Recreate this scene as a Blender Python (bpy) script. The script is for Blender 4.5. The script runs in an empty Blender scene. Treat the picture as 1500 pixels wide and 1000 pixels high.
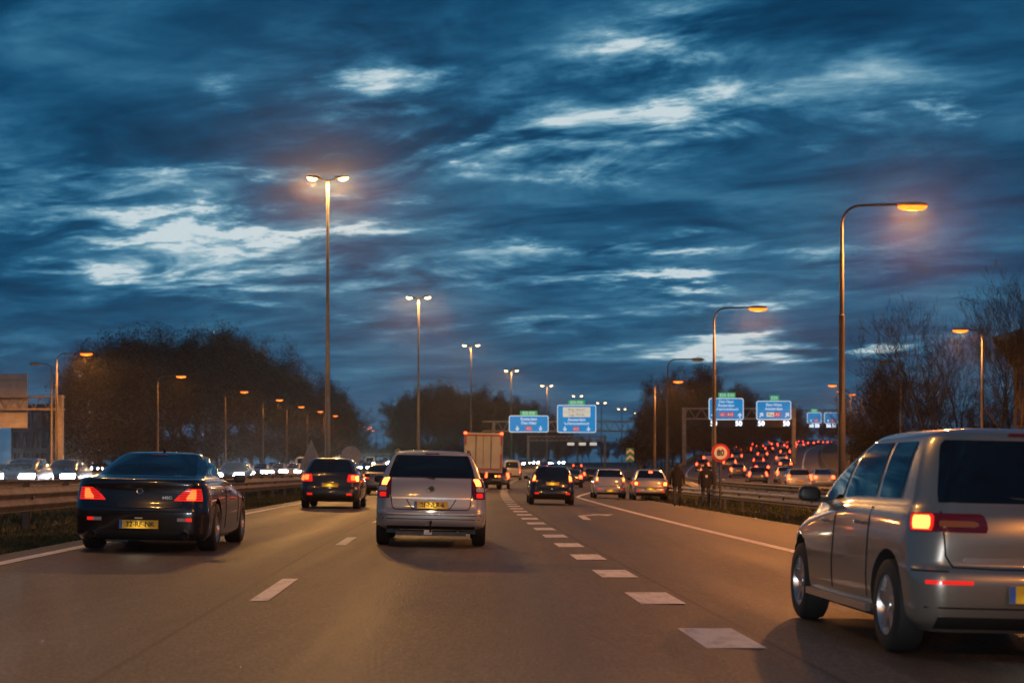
import bpy, bmesh, math, random
from mathutils import Vector, Matrix
R = math.radians
scene = bpy.context.scene
C = scene.collection

# ------------------------------------------------------------------ camera
cam_d = bpy.data.cameras.new('Camera')
cam = bpy.data.objects.new('Camera', cam_d); C.objects.link(cam)
cam.location = (0, 0, 1.2); cam.rotation_euler = (R(90), 0, 0)
cam_d.sensor_width = 36; cam_d.lens = 57.6; cam_d.shift_y = 190/1500
cam_d.clip_start = 0.1; cam_d.clip_end = 8000
cam_d.dof.use_dof = True; cam_d.dof.focus_distance = 24; cam_d.dof.aperture_fstop = 2.6
scene.camera = cam

# ------------------------------------------------------------------ render settings
scene.view_settings.view_transform = 'Standard'; scene.view_settings.look = 'None'
scene.view_settings.exposure = 0.0; scene.view_settings.gamma = 1.0
scene.view_settings.use_curve_mapping = False
scene.render.engine = 'CYCLES'
cy = scene.cycles
cy.use_denoising = True
cy.max_bounces = 5; cy.diffuse_bounces = 2; cy.glossy_bounces = 3; cy.transmission_bounces = 2
cy.sample_clamp_indirect = 2.0; cy.sample_clamp_direct = 0.0
cy.caustics_reflective = False; cy.caustics_refractive = False
cy.use_light_tree = True

# ------------------------------------------------------------------ world: dusk sky with broken cloud
SUN_EL, SUN_ROT = R(1.0), R(200)
world = bpy.data.worlds.new('World'); scene.world = world; world.use_nodes = True
wn = world.node_tree; wn.nodes.clear()
def N(tree, typ, **kw):
    n = tree.nodes.new(typ)
    for k, v in kw.items(): setattr(n, k, v)
    return n
def mth(tree, op, a, b=None, clamp=False):
    n = tree.nodes.new('ShaderNodeMath'); n.operation = op; n.use_clamp = clamp
    for i, v in enumerate((a, b)):
        if v is None: continue
        if isinstance(v, (int, float)): n.inputs[i].default_value = v
        else: tree.links.new(v, n.inputs[i])
    return n.outputs[0]
def build_world():
    t = wn; lk = t.links.new
    tc = N(t, 'ShaderNodeTexCoord'); sp = N(t, 'ShaderNodeSeparateXYZ'); lk(tc.outputs['Generated'], sp.inputs[0])
    x, y, z = sp.outputs
    den = mth(t, 'ADD', mth(t, 'MAXIMUM', z, 0.0), 0.10)
    px = mth(t, 'DIVIDE', x, den); py = mth(t, 'DIVIDE', y, den)
    # the cloud deck runs as a sheet overhead: plane coordinates
    # slanted bands: u runs along the band, w across
    def vec(ax, ay, bx, by, ox, oy):
        cb = N(t, 'ShaderNodeCombineXYZ')
        lk(mth(t, 'ADD', mth(t, 'ADD', mth(t, 'MULTIPLY', px, ax), mth(t, 'MULTIPLY', py, ay)), ox), cb.inputs[0])
        lk(mth(t, 'ADD', mth(t, 'ADD', mth(t, 'MULTIPLY', px, bx), mth(t, 'MULTIPLY', py, by)), oy), cb.inputs[1])
        return cb.outputs[0]
    def noise(v, sc, det, rough, dist):
        n = N(t, 'ShaderNodeTexNoise'); lk(v, n.inputs['Vector'])
        n.inputs['Scale'].default_value = sc; n.inputs['Detail'].default_value = det
        n.inputs['Roughness'].default_value = rough; n.inputs['Distortion'].default_value = dist
        return n.outputs[0]
    n1 = noise(vec(.55, -.22, .30, .62, 3.1, 1.7), 1.5, 3, .5, .5)      # broad banks
    n2 = noise(vec(.62, -.28, .45, .80, 7.3, 4.2), 3.2, 9, .60, .7)     # billows
    n3 = noise(vec(.55, -.3, .55, .95, 1.3, 9.2), 10.0, 6, .62, .5)      # wisps
    # gaps in the deck, by direction (tangent of bearing, tangent of elevation)
    yy = mth(t, 'MAXIMUM', y, 0.02)
    U = mth(t, 'DIVIDE', x, yy); V = mth(t, 'DIVIDE', z, yy)
    # ragged edges: the gaps are pulled about by turbulence
    w1 = N(t, 'ShaderNodeTexNoise'); lk(vec(.8, 0, 0, .8, 0, 0), w1.inputs['Vector']); w1.inputs['Scale'].default_value = 4.2; w1.inputs['Detail'].default_value = 6; w1.inputs['Roughness'].default_value = .65
    ws = N(t, 'ShaderNodeSeparateXYZ'); lk(w1.outputs['Color'], ws.inputs[0])
    U = mth(t, 'ADD', U, mth(t, 'MULTIPLY', mth(t, 'SUBTRACT', ws.outputs[0], .5), .16))
    V = mth(t, 'ADD', V, mth(t, 'MULTIPLY', mth(t, 'SUBTRACT', ws.outputs[1], .5), mth(t, 'ADD', .006, mth(t, 'MULTIPLY', mth(t, 'MAXIMUM', z, 0.), .36))))
    gaps = [(110,288,170,15,.62),(230,318,210,13,.85),(50,346,130,9,.7),(250,350,150,10,.75),(340,374,170,10,.65),(170,398,160,11,.8),(310,412,120,9,.75),(420,352,110,8,.6),(270,428,110,7,.55),(430,392,90,7,.5),(330,238,110,12,.5),(575,112,60,26,.66),(520,140,40,18,.4),(640,205,95,26,.6),(660,215,40,12,.4),(350,170,40,24,.34),
            (960,190,150,30,.72),(880,238,110,20,.62),(1030,160,90,30,.5),(1010,45,120,44,.55),(950,90,80,24,.5),(760,215,80,30,.4),(700,175,60,24,.35),(1400,165,34,14,.5),(1240,220,30,10,.34),(1270,165,60,22,.3),
            (900,364,170,11,.75),(985,409,60,8,.75),(880,410,130,8,.45),(1180,510,190,13,1.25),(1080,490,70,9,.8),(580,478,90,10,.5),(560,288,60,10,.55),
            (790,475,80,9,.4),(480,420,150,12,.42),(230,510,200,8,.2),(520,200,160,60,.26),(1250,110,130,44,.30),(830,130,130,50,.30),(700,390,200,16,.42),(560,340,130,13,.5),(1060,440,130,9,.5),(1250,380,160,11,.3),(150,255,150,15,.45),(480,60,120,50,.16)]
    tot = None
    for (gx, gy, a, b, s) in gaps:
        du = mth(t, 'DIVIDE', mth(t, 'SUBTRACT', U, (gx-750)/2400), a/2400)
        # the gaps lean with the wind: higher to the right
        dv = mth(t, 'DIVIDE', mth(t, 'SUBTRACT', mth(t, 'SUBTRACT', V, (690-gy)/2400), mth(t, 'MULTIPLY', du, .38*b/2400)), b/2400)
        e = mth(t, 'MULTIPLY', mth(t, 'EXPONENT', mth(t, 'MULTIPLY', mth(t, 'ADD', mth(t, 'MULTIPLY', du, du), mth(t, 'MULTIPLY', dv, dv)), -1.0)), s)
        tot = e if tot is None else mth(t, 'ADD', tot, e)
    base = mth(t, 'ADD', mth(t, 'MULTIPLY', mth(t, 'SUBTRACT', n1, .5), .9), mth(t, 'MULTIPLY', mth(t, 'SUBTRACT', n2, .5), 1.5))
    base = mth(t, 'ADD', base, mth(t, 'MULTIPLY', mth(t, 'SUBTRACT', n3, .5), .48))
    # gaps let the billows break open; the billows keep their own relief everywhere
    gg = mth(t, 'MAXIMUM', mth(t, 'MULTIPLY', tot, mth(t, 'ADD', .50, mth(t, 'MULTIPLY', base, 2.6))), 0.)
    b = mth(t, 'ADD', mth(t, 'ADD', .29, mth(t, 'MULTIPLY', base, .60)), gg)
    # the deck thickens overhead
    b = mth(t, 'SUBTRACT', b, mth(t, 'MINIMUM', mth(t, 'MAXIMUM', mth(t, 'MULTIPLY', mth(t, 'SUBTRACT', z, .16), 1.0), 0.), .11))
    cr = N(t, 'ShaderNodeValToRGB'); lk(b, cr.inputs[0]); cr.color_ramp.interpolation = 'B_SPLINE'
    el = cr.color_ramp.elements
    el[0].position = 0.0; el[0].color = (.0010, .026, .070, 1)
    el[1].position = 1.0; el[1].color = (.64, .73, .76, 1)
    for p, c in ((.20, (.0030, .056, .135, 1)), (.38, (.014, .112, .225, 1)), (.58, (.065, .225, .355, 1)), (.80, (.27, .46, .56, 1))):
        e = el.new(p); e.color = c
    # towards the horizon the deck turns greyer
    hz = mth(t, 'SUBTRACT', 1.0, mth(t, 'DIVIDE', mth(t, 'MAXIMUM', z, 0.0), .11), clamp=True)
    mx = N(t, 'ShaderNodeMix', data_type='RGBA'); mx.blend_type = 'MIX'
    lk(mth(t, 'MULTIPLY', hz, .50), mx.inputs['Factor']); lk(cr.outputs[0], mx.inputs['A'])
    mx.inputs['B'].default_value = (.040, .096, .160, 1)
    # keep openings bright near the horizon
    mx2 = N(t, 'ShaderNodeMix', data_type='RGBA'); lk(mth(t, 'MULTIPLY', mth(t, 'SUBTRACT', b, .5), 2.2, clamp=True), mx2.inputs['Factor'])
    lk(mx.outputs['Result'], mx2.inputs['A']); lk(cr.outputs[0], mx2.inputs['B'])
    sky = N(t, 'ShaderNodeTexSky'); sky.sky_type = 'NISHITA'; sky.sun_disc = False
    sky.sun_elevation = SUN_EL; sky.sun_rotation = SUN_ROT
    bg1 = N(t, 'ShaderNodeBackground'); bg1.inputs[1].default_value = 1.0; lk(mx2.outputs['Result'], bg1.inputs[0])
    bg2 = N(t, 'ShaderNodeBackground'); bg2.inputs[1].default_value = 0.0012; lk(sky.outputs[0], bg2.inputs[0])
    ad = N(t, 'ShaderNodeAddShader'); lk(bg1.outputs[0], ad.inputs[0]); lk(bg2.outputs[0], ad.inputs[1])
    out = N(t, 'ShaderNodeOutputWorld'); lk(ad.outputs[0], out.inputs[0])
build_world()
world.cycles.sampling_method = 'MANUAL'; world.cycles.sample_map_resolution = 512

sun_d = bpy.data.lights.new('Sun', 'SUN'); sun_d.energy = 0.01; sun_d.angle = R(20); sun_d.color = (1, .9, .8)
sun = bpy.data.objects.new('Sun', sun_d); C.objects.link(sun)
sun.rotation_euler = (R(85), 0, R(20)); sun.location = (0, -50, 60)

MEDIAN_W, ORANGE_W = 12000.0, 5200.0

# ------------------------------------------------------------------ materials
def make_mat(name, col, rough=.6, metal=0., coat=0., emit=None, es=0., spec=.5, sample=True):
    m = bpy.data.materials.new(name); m.use_nodes = True
    b = m.node_tree.nodes['Principled BSDF']
    b.inputs['Base Color'].default_value = (*col, 1); b.inputs['Roughness'].default_value = rough
    b.inputs['Metallic'].default_value = metal; b.inputs['Coat Weight'].default_value = coat
    b.inputs['Coat Roughness'].default_value = .06
    b.inputs['Specular IOR Level'].default_value = spec
    if emit:
        b.inputs['Emission Color'].default_value = (*emit, 1); b.inputs['Emission Strength'].default_value = es
    if not sample: m.cycles.emission_sampling = 'NONE'
    return m
def vary(m, c1, c2, scale, det=5, rough=.6, stretch=(1,1,1), bump=0., bscale=None, coords='Object', lo=.35, hi=.65):
    """colour varied between c1 and c2 by noise, with fine relief"""
    t = m.node_tree; b = t.nodes['Principled BSDF']
    tc = t.nodes.new('ShaderNodeTexCoord'); mp = t.nodes.new('ShaderNodeMapping'); mp.inputs['Scale'].default_value = stretch
    t.links.new(tc.outputs[coords], mp.inputs[0])
    n = t.nodes.new('ShaderNodeTexNoise'); n.inputs['Scale'].default_value = scale; n.inputs['Detail'].default_value = det; n.inputs['Roughness'].default_value = rough
    t.links.new(mp.outputs[0], n.inputs['Vector'])
    cr = t.nodes.new('ShaderNodeValToRGB'); cr.color_ramp.elements[0].position = lo; cr.color_ramp.elements[1].position = hi
    cr.color_ramp.elements[0].color = (*c1, 1); cr.color_ramp.elements[1].color = (*c2, 1)
    t.links.new(n.outputs[0], cr.inputs[0]); t.links.new(cr.outputs[0], b.inputs['Base Color'])
    if bump:
        n2 = t.nodes.new('ShaderNodeTexNoise'); n2.inputs['Scale'].default_value = bscale or scale*6; n2.inputs['Detail'].default_value = 4
        t.links.new(tc.outputs[coords], n2.inputs['Vector'])
        bp = t.nodes.new('ShaderNodeBump'); bp.inputs['Strength'].default_value = bump; bp.inputs['Distance'].default_value = .02
        t.links.new(n2.outputs[0], bp.inputs['Height']); t.links.new(bp.outputs[0], b.inputs['Normal'])
    return m
M = {}
def asphalt():
    m = make_mat('asphalt', (.06,.06,.06), .62); t = m.node_tree; b = t.nodes['Principled BSDF']; lk = t.links.new
    tc = t.nodes.new('ShaderNodeTexCoord')
    def noise(scale, stretch, det=4, rough=.6):
        mp = t.nodes.new('ShaderNodeMapping'); mp.inputs['Scale'].default_value = stretch; lk(tc.outputs['Object'], mp.inputs[0])
        n = t.nodes.new('ShaderNodeTexNoise'); n.inputs['Scale'].default_value = scale; n.inputs['Detail'].default_value = det; n.inputs['Roughness'].default_value = rough
        lk(mp.outputs[0], n.inputs['Vector']); return n.outputs[0]
    streak = noise(1.0, (2.6, .03, 1), 6, .7)
    fine = noise(34, (1, .5, 1), 2, .9)
    mid = noise(8, (1, .16, 1), 5, .8)
    blot = noise(.35, (1, .25, 1), 4)
    uv = t.nodes.new('ShaderNodeUVMap'); su = t.nodes.new('ShaderNodeSeparateXYZ'); lk(uv.outputs[0], su.inputs[0])
    tr = None
    for c_ in (-5.45-.78, -5.45+.78, -1.84-.78, -1.84+.78, 1.83-.78, 1.83+.78):      # tyre tracks polished into the lanes
        q = mth(t, 'DIVIDE', mth(t, 'SUBTRACT', su.outputs[0], c_), .34); e = mth(t, 'EXPONENT', mth(t, 'MULTIPLY', mth(t, 'MULTIPLY', q, q), -1.))
        tr = e if tr is None else mth(t, 'ADD', tr, e)
    seam = None
    for c_ in (-3.95, .32):                                                           # paving joints
        q = mth(t, 'DIVIDE', mth(t, 'SUBTRACT', su.outputs[0], c_), .022); e = mth(t, 'EXPONENT', mth(t, 'MULTIPLY', mth(t, 'MULTIPLY', q, q), -1.))
        seam = e if seam is None else mth(t, 'ADD', seam, e)
    v = mth(t, 'ADD', mth(t, 'ADD', mth(t, 'MULTIPLY', streak, .55), mth(t, 'MULTIPLY', fine, .42)), mth(t, 'MULTIPLY', blot, .30))
    v = mth(t, 'ADD', v, mth(t, 'MULTIPLY', mid, .42))
    v = mth(t, 'SUBTRACT', v, mth(t, 'MULTIPLY', tr, mth(t, 'ADD', .015, mth(t, 'MULTIPLY', blot, .17))))
    v = mth(t, 'SUBTRACT', v, mth(t, 'MULTIPLY', seam, .22))
    cr = t.nodes.new('ShaderNodeValToRGB'); lk(v, cr.inputs[0])
    cr.color_ramp.elements[0].position = .66; cr.color_ramp.elements[0].color = (.026, .023, .018, 1)
    cr.color_ramp.elements[1].position = .99; cr.color_ramp.elements[1].color = (.155, .131, .095, 1)
    # stones of the open-graded surface: light and dark chips
    gr = t.nodes.new('ShaderNodeMix'); gr.data_type = 'RGBA'; gr.blend_type = 'MULTIPLY'; gr.inputs['Factor'].default_value = 1.0
    chip = t.nodes.new('ShaderNodeValToRGB'); lk(fine, chip.inputs[0])
    chip.color_ramp.elements[0].position = .34; chip.color_ramp.elements[0].color = (.42, .42, .42, 1)
    chip.color_ramp.elements[1].position = .66; chip.color_ramp.elements[1].color = (1.0, 1.0, 1.0, 1)
    lk(cr.outputs[0], gr.inputs['A']); lk(chip.outputs[0], gr.inputs['B'])
    lk(gr.outputs['Result'], b.inputs['Base Color'])
    bp = t.nodes.new('ShaderNodeBump'); bp.inputs['Strength'].default_value = .8; bp.inputs['Distance'].default_value = .012
    lk(fine, bp.inputs['Height']); lk(bp.outputs[0], b.inputs['Normal'])
    rr = mth(t, 'SUBTRACT', mth(t, 'ADD', .52, mth(t, 'MULTIPLY', streak, .2)), mth(t, 'MULTIPLY', tr, .07)); lk(rr, b.inputs['Roughness'])
    return m
M['asphalt'] = asphalt()
M['ramp_asphalt'] = vary(make_mat('ramp_asphalt', (.06,.06,.06), .6), (.05,.048,.046), (.085,.08,.076), 1.5, stretch=(1,.1,1), bump=.3, bscale=30)
M['marking'] = vary(make_mat('road_paint', (.6,.6,.6), .6), (.26,.25,.235), (.72,.71,.68), 7, det=9, rough=.8, stretch=(1,.35,1), lo=.30, hi=.52)
M['grass_ground'] = vary(make_mat('grass_ground', (.04,.05,.02), .9), (.022,.028,.010), (.060,.062,.026), 1.6, det=8, bump=.6, bscale=14)
M['blade'] = vary(make_mat('grass_blade', (.05,.07,.02), .7), (.030,.046,.012), (.085,.085,.035), .8)
M['gravel'] = vary(make_mat('gravel', (.1,.09,.08), .9), (.05,.045,.04), (.12,.11,.1), 9, det=6, bump=.5)
M['zinc'] = vary(make_mat('zinc', (.35,.35,.36), .42, .85), (.26,.26,.27), (.42,.42,.43), 2.2, det=6)
M['zinc_dull'] = vary(make_mat('zinc_dull', (.22,.22,.22), .55, .5), (.07,.07,.07), (.15,.15,.15), 3, det=6)
M['sign_grey'] = vary(make_mat('sign_grey', (.28,.28,.28), .6), (.24,.24,.24), (.34,.34,.34), 3)
M['pole_grey'] = vary(make_mat('pole_grey', (.30,.30,.30), .5, .3), (.075,.075,.075), (.13,.125,.12), 1.1, det=6)
M['pole_brown'] = vary(make_mat('pole_weathered', (.2,.18,.16), .6, .2), (.05,.042,.036), (.09,.078,.068), 1.3, det=6)
M['head_grey'] = make_mat('lamp_housing', (.16,.16,.16), .5, .2)
M['lens_warm'] = make_mat('lens_warm', (.8,.8,.8), .3, emit=(1,.60,.25), es=14, sample=False)
M['lens_orange'] = make_mat('lens_orange', (.8,.5,.3), .3, emit=(1,.165,.004), es=3.2, sample=False)
M['bulb_orange'] = make_mat('bulb_orange', (.8,.5,.3), .3, emit=(1,.42,.07), es=6, sample=False)
M['lens_off'] = make_mat('lens_off', (.4,.42,.42), .2)
M['glass'] = make_mat('car_glass', (.006,.007,.009), .04, spec=.6)
M['rubber'] = make_mat('rubber', (.012,.012,.012), .75)
M['black'] = make_mat('black_plastic', (.014,.014,.015), .45)
M['dark'] = make_mat('underbody', (.006,.006,.006), .9)
M['chrome'] = make_mat('chrome', (.6,.58,.55), .28, 1.)
M['rim'] = make_mat('alloy', (.45,.45,.46), .3, .9)
M['red_lens'] = make_mat('red_lens', (.13,.005,.004), .10, coat=.8)
M['red_lit'] = make_mat('red_lens_lit', (.4,.01,.008), .15, emit=(1,.02,.01), es=.75, sample=False)
M['tail'] = make_mat('tail_lamp', (.5,.02,.01), .2, emit=(1,.075,.014), es=5.5)
M['tail_hot'] = make_mat('brake_lamp', (.5,.05,.02), .2, emit=(1,.19,.035), es=6.5)
M['tail_far'] = make_mat('tail_lamp_far', (.5,.02,.01), .2, emit=(1,.045,.012), es=13, sample=False)
M['amber'] = make_mat('indicator_lamp', (.6,.3,.05), .2, emit=(1,.36,.04), es=7)
M['head'] = make_mat('head_lamp', (.9,.9,.9), .1, emit=(.95,.97,1), es=120, sample=False)
M['head_warm'] = make_mat('head_lamp_warm', (.9,.9,.9), .1, emit=(1,.86,.62), es=100, sample=False)
M['amber_dim'] = make_mat('amber_lens', (.30,.09,.02), .12, coat=.8)
M['reflector'] = make_mat('clear_reflector', (.5,.5,.5), .1, coat=1)
M['plate'] = make_mat('number_plate', (.78,.48,.02), .35)
M['plate_blue'] = make_mat('plate_band', (.03,.12,.45), .4)
M['ink'] = make_mat('ink', (.008,.008,.008), .5)
M['white'] = make_mat('white_paint', (.84,.84,.82), .5)
def paint(name, col, metal=.5, rough=.3):
    m = make_mat(name, col, rough, metal, 1.0)
    t = m.node_tree; b = t.nodes['Principled BSDF']
    n = t.nodes.new('ShaderNodeTexNoise'); n.inputs['Scale'].default_value = 3; n.inputs['Detail'].default_value = 6
    tc = t.nodes.new('ShaderNodeTexCoord'); t.links.new(tc.outputs['Object'], n.inputs['Vector'])
    t.links.new(mth(t, 'ADD', rough-.08, mth(t, 'MULTIPLY', n.outputs[0], .16)), b.inputs['Roughness'])
    return m
P = {'black': paint('black_paint', (.010,.010,.013), .3, .25), 'silver': paint('silver_paint', (.44,.44,.43), .4, .36),
     'sand': paint('champagne_paint', (.50,.47,.41), .4, .36), 'dark': paint('dark_grey_paint', (.025,.027,.032), .5, .3),
     'taupe': paint('taupe_silver_paint', (.25,.235,.205), .55, .32), 'white': paint('white_car_paint', (.62,.62,.60), .0, .3), 'grey': paint('grey_paint', (.14,.145,.15), .7, .3),
     'blue': paint('blue_paint', (.02,.035,.08), .5, .3), 'red': paint('dark_red_paint', (.12,.012,.012), .4, .3)}

# ------------------------------------------------------------------ mesh helpers
class MB:
    def __init__(s): s.v = []; s.f = []; s.m = []
    def add(s, vs, fs, mi=0):
        o = len(s.v); s.v += [tuple(p) for p in vs]; s.f += [tuple(i+o for i in f) for f in fs]; s.m += [mi]*len(fs)
    def box(s, x0, x1, y0, y1, z0, z1, mi=0, M4=None):
        vs = [Vector((x, y, z)) for x in (x0, x1) for y in (y0, y1) for z in (z0, z1)]
        if M4: vs = [M4 @ p for p in vs]
        s.add(vs, [(0,1,3,2),(4,6,7,5),(0,4,5,1),(2,3,7,6),(0,2,6,4),(1,5,7,3)], mi)
    def tube(s, pts, rad, n=8, mi=0, cap=True):
        pts = [Vector(p) for p in pts]
        if not hasattr(rad, '__len__'): rad = [rad]*len(pts)
        vs = []; up = None
        for i, p in enumerate(pts):
            d = (pts[min(i+1, len(pts)-1)] - pts[max(i-1, 0)]).normalized()
            if up is None: up = Vector((1,0,0)) if abs(d.x) < .9 else Vector((0,1,0))
            a = d.cross(up).normalized(); b = d.cross(a).normalized(); up = -b if False else up
            for k in range(n):
                q = 2*math.pi*k/n; vs.append(p + rad[i]*(math.cos(q)*a + math.sin(q)*b))
        fs = []
        for i in range(len(pts)-1):
            for k in range(n):
                k2 = (k+1) % n; fs.append((i*n+k, i*n+k2, (i+1)*n+k2, (i+1)*n+k))
        if cap: fs += [tuple(range(n-1, -1, -1)), tuple((len(pts)-1)*n+k for k in range(n))]
        s.add(vs, fs, mi)
    def lathe(s, prof, n=24, axis='x', c=(0,0,0), mi=0, cap=False):
        """prof: list of (along axis, radius)"""
        vs = []
        for (a, r) in prof:
            for k in range(n):
                q = 2*math.pi*k/n; u, w = r*math.cos(q), r*math.sin(q)
                p = (a, u, w) if axis == 'x' else ((u, a, w) if axis == 'y' else (u, w, a))
                vs.append((p[0]+c[0], p[1]+c[1], p[2]+c[2]))
        fs = [(i*n+k, i*n+(k+1) % n, (i+1)*n+(k+1) % n, (i+1)*n+k) for i in range(len(prof)-1) for k in range(n)]
        if cap: fs += [tuple(range(n)), tuple((len(prof)-1)*n+k for k in range(n))]
        s.add(vs, fs, mi)
    def grid(s, rows, mi=0, closed=False):
        nr, nc = len(rows), len(rows[0]); vs = [p for r in rows for p in r]
        fs = []
        for i in range(nr-1):
            for k in range(nc if closed else nc-1):
                k2 = (k+1) % nc; fs.append((i*nc+k, i*nc+k2, (i+1)*nc+k2, (i+1)*nc+k))
        s.add(vs, fs, mi)
    def mesh(s, name, mats, smooth=None):
        me = bpy.data.meshes.new(name); me.from_pydata(s.v, [], s.f)
        for m in (mats if isinstance(mats, (list, tuple)) else [mats]): me.materials.append(m)
        me.polygons.foreach_set('material_index', s.m)
        if smooth is not None:
            me.shade_smooth(); me.set_sharp_from_angle(angle=R(smooth))
        me.update(); return me
    def obj(s, name, mats, parent=None, smooth=None):
        o = bpy.data.objects.new(name, s.mesh(name, mats, smooth)); C.objects.link(o)
        if parent: o.parent = parent
        return o
def fix_normals(me):
    bm = bmesh.new(); bm.from_mesh(me); bmesh.ops.recalc_face_normals(bm, faces=bm.faces); bm.to_mesh(me); bm.free()
def tag(o, label=None, cat=None, group=None, kind=None):
    for k, v in (('label', label), ('category', cat), ('group', group), ('kind', kind)):
        if v: o[k] = v
    return o
def empty(name, loc=(0,0,0), rz=0, label=None, cat=None, group=None):
    e = bpy.data.objects.new(name, None); C.objects.link(e); e.location = loc; e.rotation_euler = (0,0,rz); e.empty_display_size = .2
    return tag(e, label, cat, group)
def copy_tree(o, parent=None):
    c = o.copy(); C.objects.link(c); c.parent = parent
    for ch in o.children: copy_tree(ch, c)
    return c
_txt = {}
def text_mesh(body, size, mat, ext=.002, bold=False):
    k = (body, size, mat.name)
    if k not in _txt:
        cu = bpy.data.curves.new('lettering', 'FONT'); cu.body = body; cu.size = size; cu.align_x = 'CENTER'; cu.align_y = 'CENTER'
        cu.extrude = ext; cu.resolution_u = 3
        if bold: cu.offset = size*.018
        o = bpy.data.objects.new('tmp', cu); C.objects.link(o)
        dg = bpy.context.evaluated_depsgraph_get(); me = bpy.data.meshes.new_from_object(o.evaluated_get(dg))
        bpy.data.objects.remove(o); bpy.data.curves.remove(cu); me.materials.clear(); me.materials.append(mat); _txt[k] = me
    return _txt[k]
def text_obj(name, body, size, mat, parent, loc, sx=1., rot=(R(90),0,0), bold=False):
    o = bpy.data.objects.new(name, text_mesh(body, size, mat, bold=bold)); C.objects.link(o); o.parent = parent
    o.location = loc; o.rotation_euler = rot; o.scale = (sx, 1, 1); return o

# ------------------------------------------------------------------ lie of the land
def interp(x, pts):
    if x <= pts[0][0]:
        (a, b), (c, d) = pts[0], pts[1]; return b + (x-a)*(d-b)/(c-a)
    for (a, b), (c, d) in zip(pts, pts[1:]):
        if x <= c: return b + (x-a)*(d-b)/(c-a)
    (a, b), (c, d) = pts[-2], pts[-1]; return d + (x-c)*(d-b)/(c-a)
def smooth_tab(pts, lo, hi, step, win):
    raw = [interp(lo+i*step, pts) for i in range(int((hi-lo)/step)+1)]
    n = len(raw); out = []
    for i in range(n):
        w = min(win, i, n-1-i); seg = raw[i-w:i+w+1]; out.append(sum(seg)/len(seg))
    def f(x):
        q = (x-lo)/step
        if q <= 0: return out[0] + q*(out[1]-out[0])
        if q >= n-1: return out[-1] + (q-n+1)*(out[-1]-out[-2])
        i = int(q); return out[i] + (q-i)*(out[i+1]-out[i])
    return f
# main carriageway: the block marking line, X as a function of distance Y
cx = smooth_tab([(-120,6.6),(0,2.03),(12.06,1.53),(27.1,.925),(42,.44),(65.7,-.13),(92,-.5),(121,-.5),(147,-.3),(196,1.25),(235,4.2),(265,7),(294,10.2),(345,17.5),(393,26),(432,34),(475,42.5),(508,49.5),(700,100)], -120, 700, 4, 3)
rise = smooth_tab([(-120,0),(110,0),(160,.2),(220,.7),(300,1.5),(400,2.3),(500,3),(700,4),(900,4)], -120, 900, 5, 4)
rz_tab = smooth_tab([(-120,-.15),(120,-.12),(150,.1),(187,.9),(230,2.2),(273,3.9),(300,4.8),(377,7),(450,8.5),(560,10),(700,11)], -120, 700, 5, 3)
rl = smooth_tab([(-120,13.5),(30,11.9),(60,11.8),(85,12.3),(115,13.5),(150,15.7),(187,19),(230,25),(273,33),(300,38.5),(377,56),(450,75),(560,105),(700,145)], -120, 700, 5, 3)
rr_ = smooth_tab([(-120,22),(30,21.5),(60,22),(85,23.5),(120,26.3),(150,30),(187,35.5),(230,43),(273,51),(300,56),(377,72),(450,88),(560,116),(700,155)], -120, 700, 5, 3)
def hd(f, y): return -math.atan2(f(y+3)-f(y-3), 6.0)          # heading about z (0 = along +Y)
def zmain(x, y):
    t = x - cx(y); return rise(y) - .022*max(-14., min(9., t+1.4))
def exit_w(y): return interp(y, [(-120,0),(84,0),(100,1.6),(130,4.2),(180,6),(260,7),(900,7)])
def ground(x, y):
    t = x - cx(y); zm = zmain(x, y)
    re = cx(y) + 7.0 + exit_w(y); a, b = re, rl(y)-1.0
    if x <= a: return zm
    if y > 640: return zm
    zr = rz_tab(y)
    if x >= b:
        e = rr_(y)+2
        if x <= e: return zr
        k = min(1., (x-e)/60.); return zr*(1-k*k*(3-2*k)*.55)
    k = (x-a)/max(.5, b-a); dip = -.25*math.sin(k*math.pi)
    k = k*k*(3-2*k); return zm*(1-k)+zr*k + dip*min(1., (b-a)/6)
def ray_ground(px, py, zf=zmain):
    y = 30.
    for _ in range(30):
        z = zf((px-750)/2400*y, y); y = (1.2-z)*2400/max(1., py-690)
    return ((px-750)/2400*y, y)
# straight carriageway that leaves to the left of the bend (centre X)
sx_ = smooth_tab([(60,-24.5),(120,-24.5),(200,-25),(300,-27.5),(380,-32),(450,-38),(600,-54),(700,-68)], 60, 700, 5, 4)
def on_road(x, y, pad=0.):
    t = x - cx(y)
    if -7.7-pad < t < 6.9+exit_w(y)+pad: return True
    if -31-pad < t < -13.6+pad: return True
    if y < 640 and rl(y)-pad < x < rr_(y)+pad: return True
    if y > 60 and abs(x-sx_(y)) < 7.4+pad: return True
    if -57-pad < x < -47+pad: return True
    return False
def build_ground():
    xs = [-1500,-900,-500,-300,-200,-150,-120,-100,-85,-72] + [-64+1.6*i for i in range(int((170+64)/1.6)+1)] + [185,210,250,320,420,600,900,1500]
    ys = [-60,-40,-20,-8] + [4*i for i in range(0,176)] + [720,760,820,900,1000,1200,1600,2400,3600]
    rows = [[(x, y, (ground(x, y) if abs(x) < 200 else ground(math.copysign(200, x), y)) - (.10 if on_road(x, y, .9) else .0)) for x in xs] for y in ys]
    b = MB(); b.grid(rows); o = b.obj('ground', M['grass_ground'], smooth=180); tag(o, kind='structure'); fix_normals(o.data)
build_ground()
def ys_range(y0, y1, near=2., far=6.):
    out = []; y = y0
    while y < y1: out.append(y); y += near if y < 160 else far
    return out + [y1]
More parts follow.
